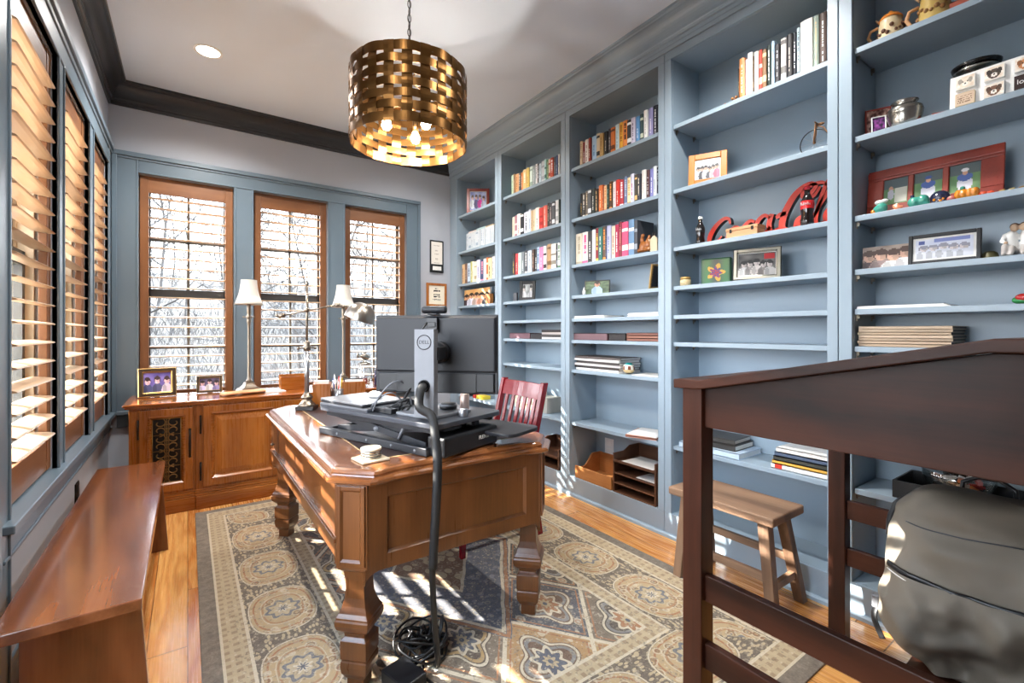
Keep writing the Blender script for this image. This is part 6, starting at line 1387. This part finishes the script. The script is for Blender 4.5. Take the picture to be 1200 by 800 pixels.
t = thing('small_hat_ornament', 'small dark olive dome ornament beside the seated couple figurine', 'ornament', (2.45, .385, 1.4805)); b = MB(); b.smooth = True; b.lathe([(.026, 1.4805), (.026, 1.486), (.021, 1.49), (.018, 1.505), (.01, 1.513), (.001, 1.515)], 2.45, .385, 20, sy=1.2); b.build('dome', simple('olive_bronze', (84, 80, 52), .4, .3), t)
# seated couple figurine
t = thing('figurine', 'white and grey carved figurine of two seated people hugging, fourth shelf', 'figurine', (2.42, .31, 1.4805)); z = 1.4805; cx_ = 2.42
def chain(b, P, n=5):
    for i in range(len(P)-1):
        p, q = Vector(P[i][:3]), Vector(P[i+1][:3])
        for k in range(n+1): f = k/n; c = p.lerp(q, f); b.ball(c, P[i][3]*(1-f)+P[i+1][3]*f, 10, 8)
w1, w2, w3, w4 = MB(), MB(), MB(), MB()
for yo, s in ((.325, 1), (.288, -1)):
    chain(w1, [(cx_+.005, yo, z+.03, .017), (cx_+.004, yo, z+.055, .0165), (cx_, yo, z+.078, .017), (cx_, yo-.004*s, z+.088, .008)])
    chain(w1, [(cx_-.004, yo+.016*s, z+.08, .0075), (cx_-.016, yo+.022*s, z+.058, .0068), (cx_-.03, yo+.012*s, z+.05, .006)])
    chain(w2, [(cx_, yo+.006, z+.018, .0135), (cx_-.034, yo+.012*s, z+.036, .0105), (cx_-.044, yo+.014*s, z+.008, .0075), (cx_-.056, yo+.014*s, z+.006, .006)]); chain(w2, [(cx_, yo-.006, z+.018, .0135), (cx_-.03, yo-.004*s, z+.03, .0105), (cx_-.04, yo-.004*s, z+.008, .0075), (cx_-.05, yo-.004*s, z+.006, .006)])
    w3.ball((cx_-.003, yo-.007*s, z+.104), .0125, 14, 10, 1, .9, 1.15); chain(w3, [(cx_-.03, yo+.012*s, z+.05, .0055), (cx_-.036, yo+.008*s, z+.049, .005)])
    w4.ball((cx_+.002, yo-.007*s, z+.109), .0132, 14, 10, 1, .95, 1.0)
w1.build('shirts', M['white'], t, remesh=.003); w2.build('legs', simple('carved_grey', (186, 180, 176), .6), t, remesh=.003); w3.build('heads', simple('carved_beige', (206, 176, 148), .6), t, remesh=.0022); w4.build('hair', simple('carved_brown', (92, 66, 48), .6), t, remesh=.0022)
# fifth and sixth shelves
b = MB()
for k in range(3): b.box(2.36+.004*k, .475+.01*k, 1.3105+.004*k, 2.57, .775, 1.314+.004*k)
b.build('paper_stack', M['paper'], label='thin pile of white papers on the fifth shelf, nearest bay', cat='papers', kind='stuff')
lumps('watermelon_ornament', 'green and red ceramic fruit slice on the fifth shelf at the picture edge', .29, 2.44, 1.3105, [(0, .014, .016, .018, 1, 1.4, .85), (0, -.012, .024, .02, 1, 1.3, 1.15)], (glaze('leaf_green_glaze', (60, 150, 80)), ('red_flesh', glaze('melon_red_glaze', (206, 44, 40)), [(-.012, .008, .026, .014, .7, 1.5, .9)]), ('blue_dot', glaze('blue_glaze', (60, 80, 150)), [(-.012, -.016, .042, .007, 1, 1.2, 1)])))
for k in range(7):
    flatbook('folder', 'tan card folder in the stack on the sixth shelf, nearest bay, %s from bottom' % ORD[k], 'folder', (2.478+.002*(k % 3), .62+.003*((k*2) % 3), 1.1505+k*.0122), LEFTF+.012*(k % 3-1), .3, .215, .012, ['b49a7e', 'c6ac90', 'bca286', 'ccb49a', 'b8a084', 'c8b094', 'd0b89c'][k], '4c3a2e', 'folders on the sixth shelf')
b = MB(); b.box(2.40, .262, 1.1505, 2.44, .30, 1.19); b.build('wood_block', M['pine'], label='small pale wood block on the sixth shelf at the picture edge', cat='block', bevel=.003)
# eighth shelf: black tray, bowl of sweets
t = thing('storage_tray', 'open black tray on the low shelf holding the glass sweet bowl', 'tray', (2.47, .46, .5405))
for q in ((2.352, .24, 2.36, .65, .07), (2.585, .24, 2.593, .65, .07), (2.36, .642, 2.585, .65, .07), (2.36, .24, 2.585, .248, .07), (2.36, .248, 2.585, .642, .006)): MB().box(q[0], q[1], .5405, q[2], q[3], .5405+q[4]).build('side', M['black'], t, bevel=.001)
bx0, by0, bz0 = 2.472, .475, .5468
b = MB(); b.smooth = True; b.lathe([(.05, bz0), (.062, bz0+.006), (.09, bz0+.045), (.108, bz0+.09), (.112, bz0+.122), (.109, bz0+.122), (.105, bz0+.09), (.086, bz0+.047), (.058, bz0+.011), (.001, bz0+.009)], bx0, by0, 36, sx=.98); b.build('glass_bowl', M['clear'], label='clear glass bowl full of wrapped sweets on the low shelf, nearest bay', cat='bowl')
r_ = random.Random(17); cl = [('white', (236, 232, 226)), ('black', (40, 36, 34)), ('orange', (222, 120, 50)), ('red', (190, 40, 40)), ('silver', (190, 190, 192)), ('brown', (120, 76, 50))]
for k in range(30):
    lay = k//10; a = k*2.4; q = [.045, .065, .07][lay]*math.sqrt((k % 10+.5)/10)
    nm, c = cl[(0, 1, 0, 4, 1, 2, 0, 5, 3, 1)[k % 10]]
    key = 'wrap_'+nm
    if key not in M: M[key] = simple(nm+'_wrapper', c, .3, var=.25, nscale=60)
    Mx = Matrix.Translation((bx0+q*math.cos(a), by0+q*math.sin(a), bz0+.028+.034*lay)) @ Matrix.Rotation(r_.uniform(0, 6.28), 4, 'Z') @ Matrix.Rotation(r_.uniform(-.7, .7), 4, 'X')
    b = MB(Mx); b.box(-.019, -.0085, -.006, .019, .0085, .006); b.prism([(-.026, -.008), (-.019, -.004), (-.019, .004), (-.026, .008)], -.001, .001); b.prism([(.026, -.008), (.019, -.004), (.019, .004), (.026, .008)], -.001, .001)
    b.build('sweet', M[key], label='%s-wrapped sweet in the glass bowl on the low shelf' % nm, cat='sweet', group='%s sweets in the glass bowl' % nm, bevel=.002)

# ------------------------------------------------------------------ backpack
BP = (1.64, .265, .3395); BR = -PI/2+.06
t = thing('backpack', 'taupe canvas backpack standing inside the slant-top desk frame', 'backpack', BP, BR); Mb = WM[t.name]
def bagn(x_, y_, z_, wr=.022):
    wr *= 1-.85*math.exp(-((z_-.25)/.045)**2)-.7*math.exp(-((z_-.375)/.03)**2)
    return mnoise.noise(Vector((x_*6, y_*6, z_*5)))*wr+(.22-abs(mnoise.noise(Vector((x_*8+z_*5, y_*8, z_*7-x_*3)))))*wr*1.5+(.2-abs(mnoise.noise(Vector((x_*19-z_*9, y_*15, z_*16+x_*6)))))*wr*.6
def bagshell(b, secs, nn=44, e=3.2, wr=.022, seed=0):
    rings = []
    for w_, d0, d1, z_, xo in secs:
        rg = []
        for k in range(nn):
            a = 2*PI*k/nn; c_, s_ = math.cos(a), math.sin(a)
            x_ = w_*math.copysign(abs(c_)**(2/e), c_)+xo; y_ = (d1 if s_ > 0 else d0)*math.copysign(abs(s_)**(2/e), s_)
            nz_ = bagn(x_, y_, z_, wr)
            rg.append((x_*(1+nz_*2), y_+(-nz_*2.4 if s_ < 0 else nz_), z_+nz_*min(.5, z_*6)))
        rings.append(rg)
    b.loft(rings)
def interp(T, z_):
    for p, q in zip(T, T[1:]):
        if p[0] <= z_ <= q[0]: f = (z_-p[0])/(q[0]-p[0]); f = f*f*(3-2*f)*.5+f*.5; return [a+(c-a)*f for a, c in zip(p[1:], q[1:])]
    return T[-1][1:]
T_ = [(0, .165, .085, .085), (.03, .188, .105, .095), (.12, .198, .125, .1), (.24, .196, .122, .1), (.33, .19, .105, .096), (.40, .172, .08, .086), (.44, .138, .055, .066), (.462, .085, .03, .04)]
b = MB(Mb); b.smooth = True; bagshell(b, [(*interp(T_, .462*k/30), .462*k/30, 0) for k in range(31)]); b.build('body', M['bag'], t, sub=1)
def front(x_, z_, off=0):
    w_, d0, d1 = interp(T_, z_); q = min(.999, abs(x_)/w_); y_ = -(d0)*(1-q**3.2)**(1/3.2); return y_-bagn(x_, y_, z_)*2.4-off
# lower front pocket bulging out under a slanted zip
PT = [(.02, .15, .016), (.06, .178, .034), (.13, .186, .04), (.2, .184, .03), (.245, .178, .012)]
b = MB(Mb); b.smooth = True; rg = []
for j in range(15):
    z_ = .02+.225*j/14; w_, o_ = interp(PT, z_); row = []
    for k in range(29):
        x_ = -w_+2*w_*k/28; o2 = o_*(1-(abs(x_)/w_)**4)
        row.append((x_, front(x_, z_, o2+.004+(.02*(.25-abs(mnoise.noise(Vector((x_*11+z_*4, z_*9-x_*5, 5))))))*(1-(abs(x_)/w_)**4)), z_))
    rg.append(row)
v = [p for r in rg for p in r]; n_ = 29
b.add(v, [(j*n_+k, j*n_+k+1, (j+1)*n_+k+1, (j+1)*n_+k) for j in range(14) for k in range(28)]); b.build('front_pocket', M['bag'], t, sub=1)
def line_on(nm, fz, x0, x1, r, mat, off, n=30, flat=None):
    b = MB(Mb); b.smooth = True; b.tube([(x0+(x1-x0)*k/n, front(x0+(x1-x0)*k/n, fz(x0+(x1-x0)*k/n), off), fz(x0+(x1-x0)*k/n)) for k in range(n+1)], r, 8, flat=flat); return b.build(nm, mat, t)
line_on('pocket_zip', lambda x_: .252-.012*math.sin((x_+.17)*9), -.176, .18, .006, M['black'], .006, flat=(1.5, .7))
line_on('zip_piping', lambda x_: .241-.012*math.sin((x_+.17)*9), -.176, .18, .0016, M['paper'], .014)
line_on('seam', lambda x_: .375+.004*math.sin(x_*20), -.14, .165, .0016, M['gun'], .004)
b = MB(Mb); b.smooth = True; pts = []
for k in range(41):
    a = PI*k/40; x_ = -.188*math.cos(a); z_ = .30+.15*math.sin(a)**.55; w_, d0, d1 = interp(T_, min(.455, z_)); pts.append((max(-w_, min(w_, x_)), -.018+.01*math.sin(a), z_+.006))
b.tube(pts, .008, 8); b.build('main_zip', M['black'], t)
b = MB(Mb); b.smooth = True; b.tube([(-.05, .05, .44), (-.048, .055, .475), (-.02, .06, .492), (.02, .06, .492), (.048, .055, .475), (.05, .05, .44)], .009, 8, flat=(.6, 1.4)); b.build('grab_handle', M['black'], t)
for s in (-1, 1):
    b = MB(Mb); b.smooth = True; O, Q = smooth_path([(.07*s, .075, .425), (.085*s, .118, .37), (.105*s, .128, .22), (.125*s, .115, .1), (.15*s, .095, .04)], [.026]*5); b.tube(O, .024, 10, flat=(.45, 1)); b.build('shoulder_strap', M['gun'], t)
b = MB(Mb); b.smooth = True; O, Q = smooth_path([(-.185, .03, .12), (-.212, .0, .1), (-.222, -.02, .06), (-.2, -.03, .012)], [.011]*4); b.tube(O, .011, 8, flat=(.35, 1)); s_ = b.build('side_strap', M['black'], t)
b = MB(Mb); b.box(-.225, -.035, .092, -.207, -.012, .13); b.build('buckle', M['silver'], s_, bevel=.004, label='shiny side buckle')
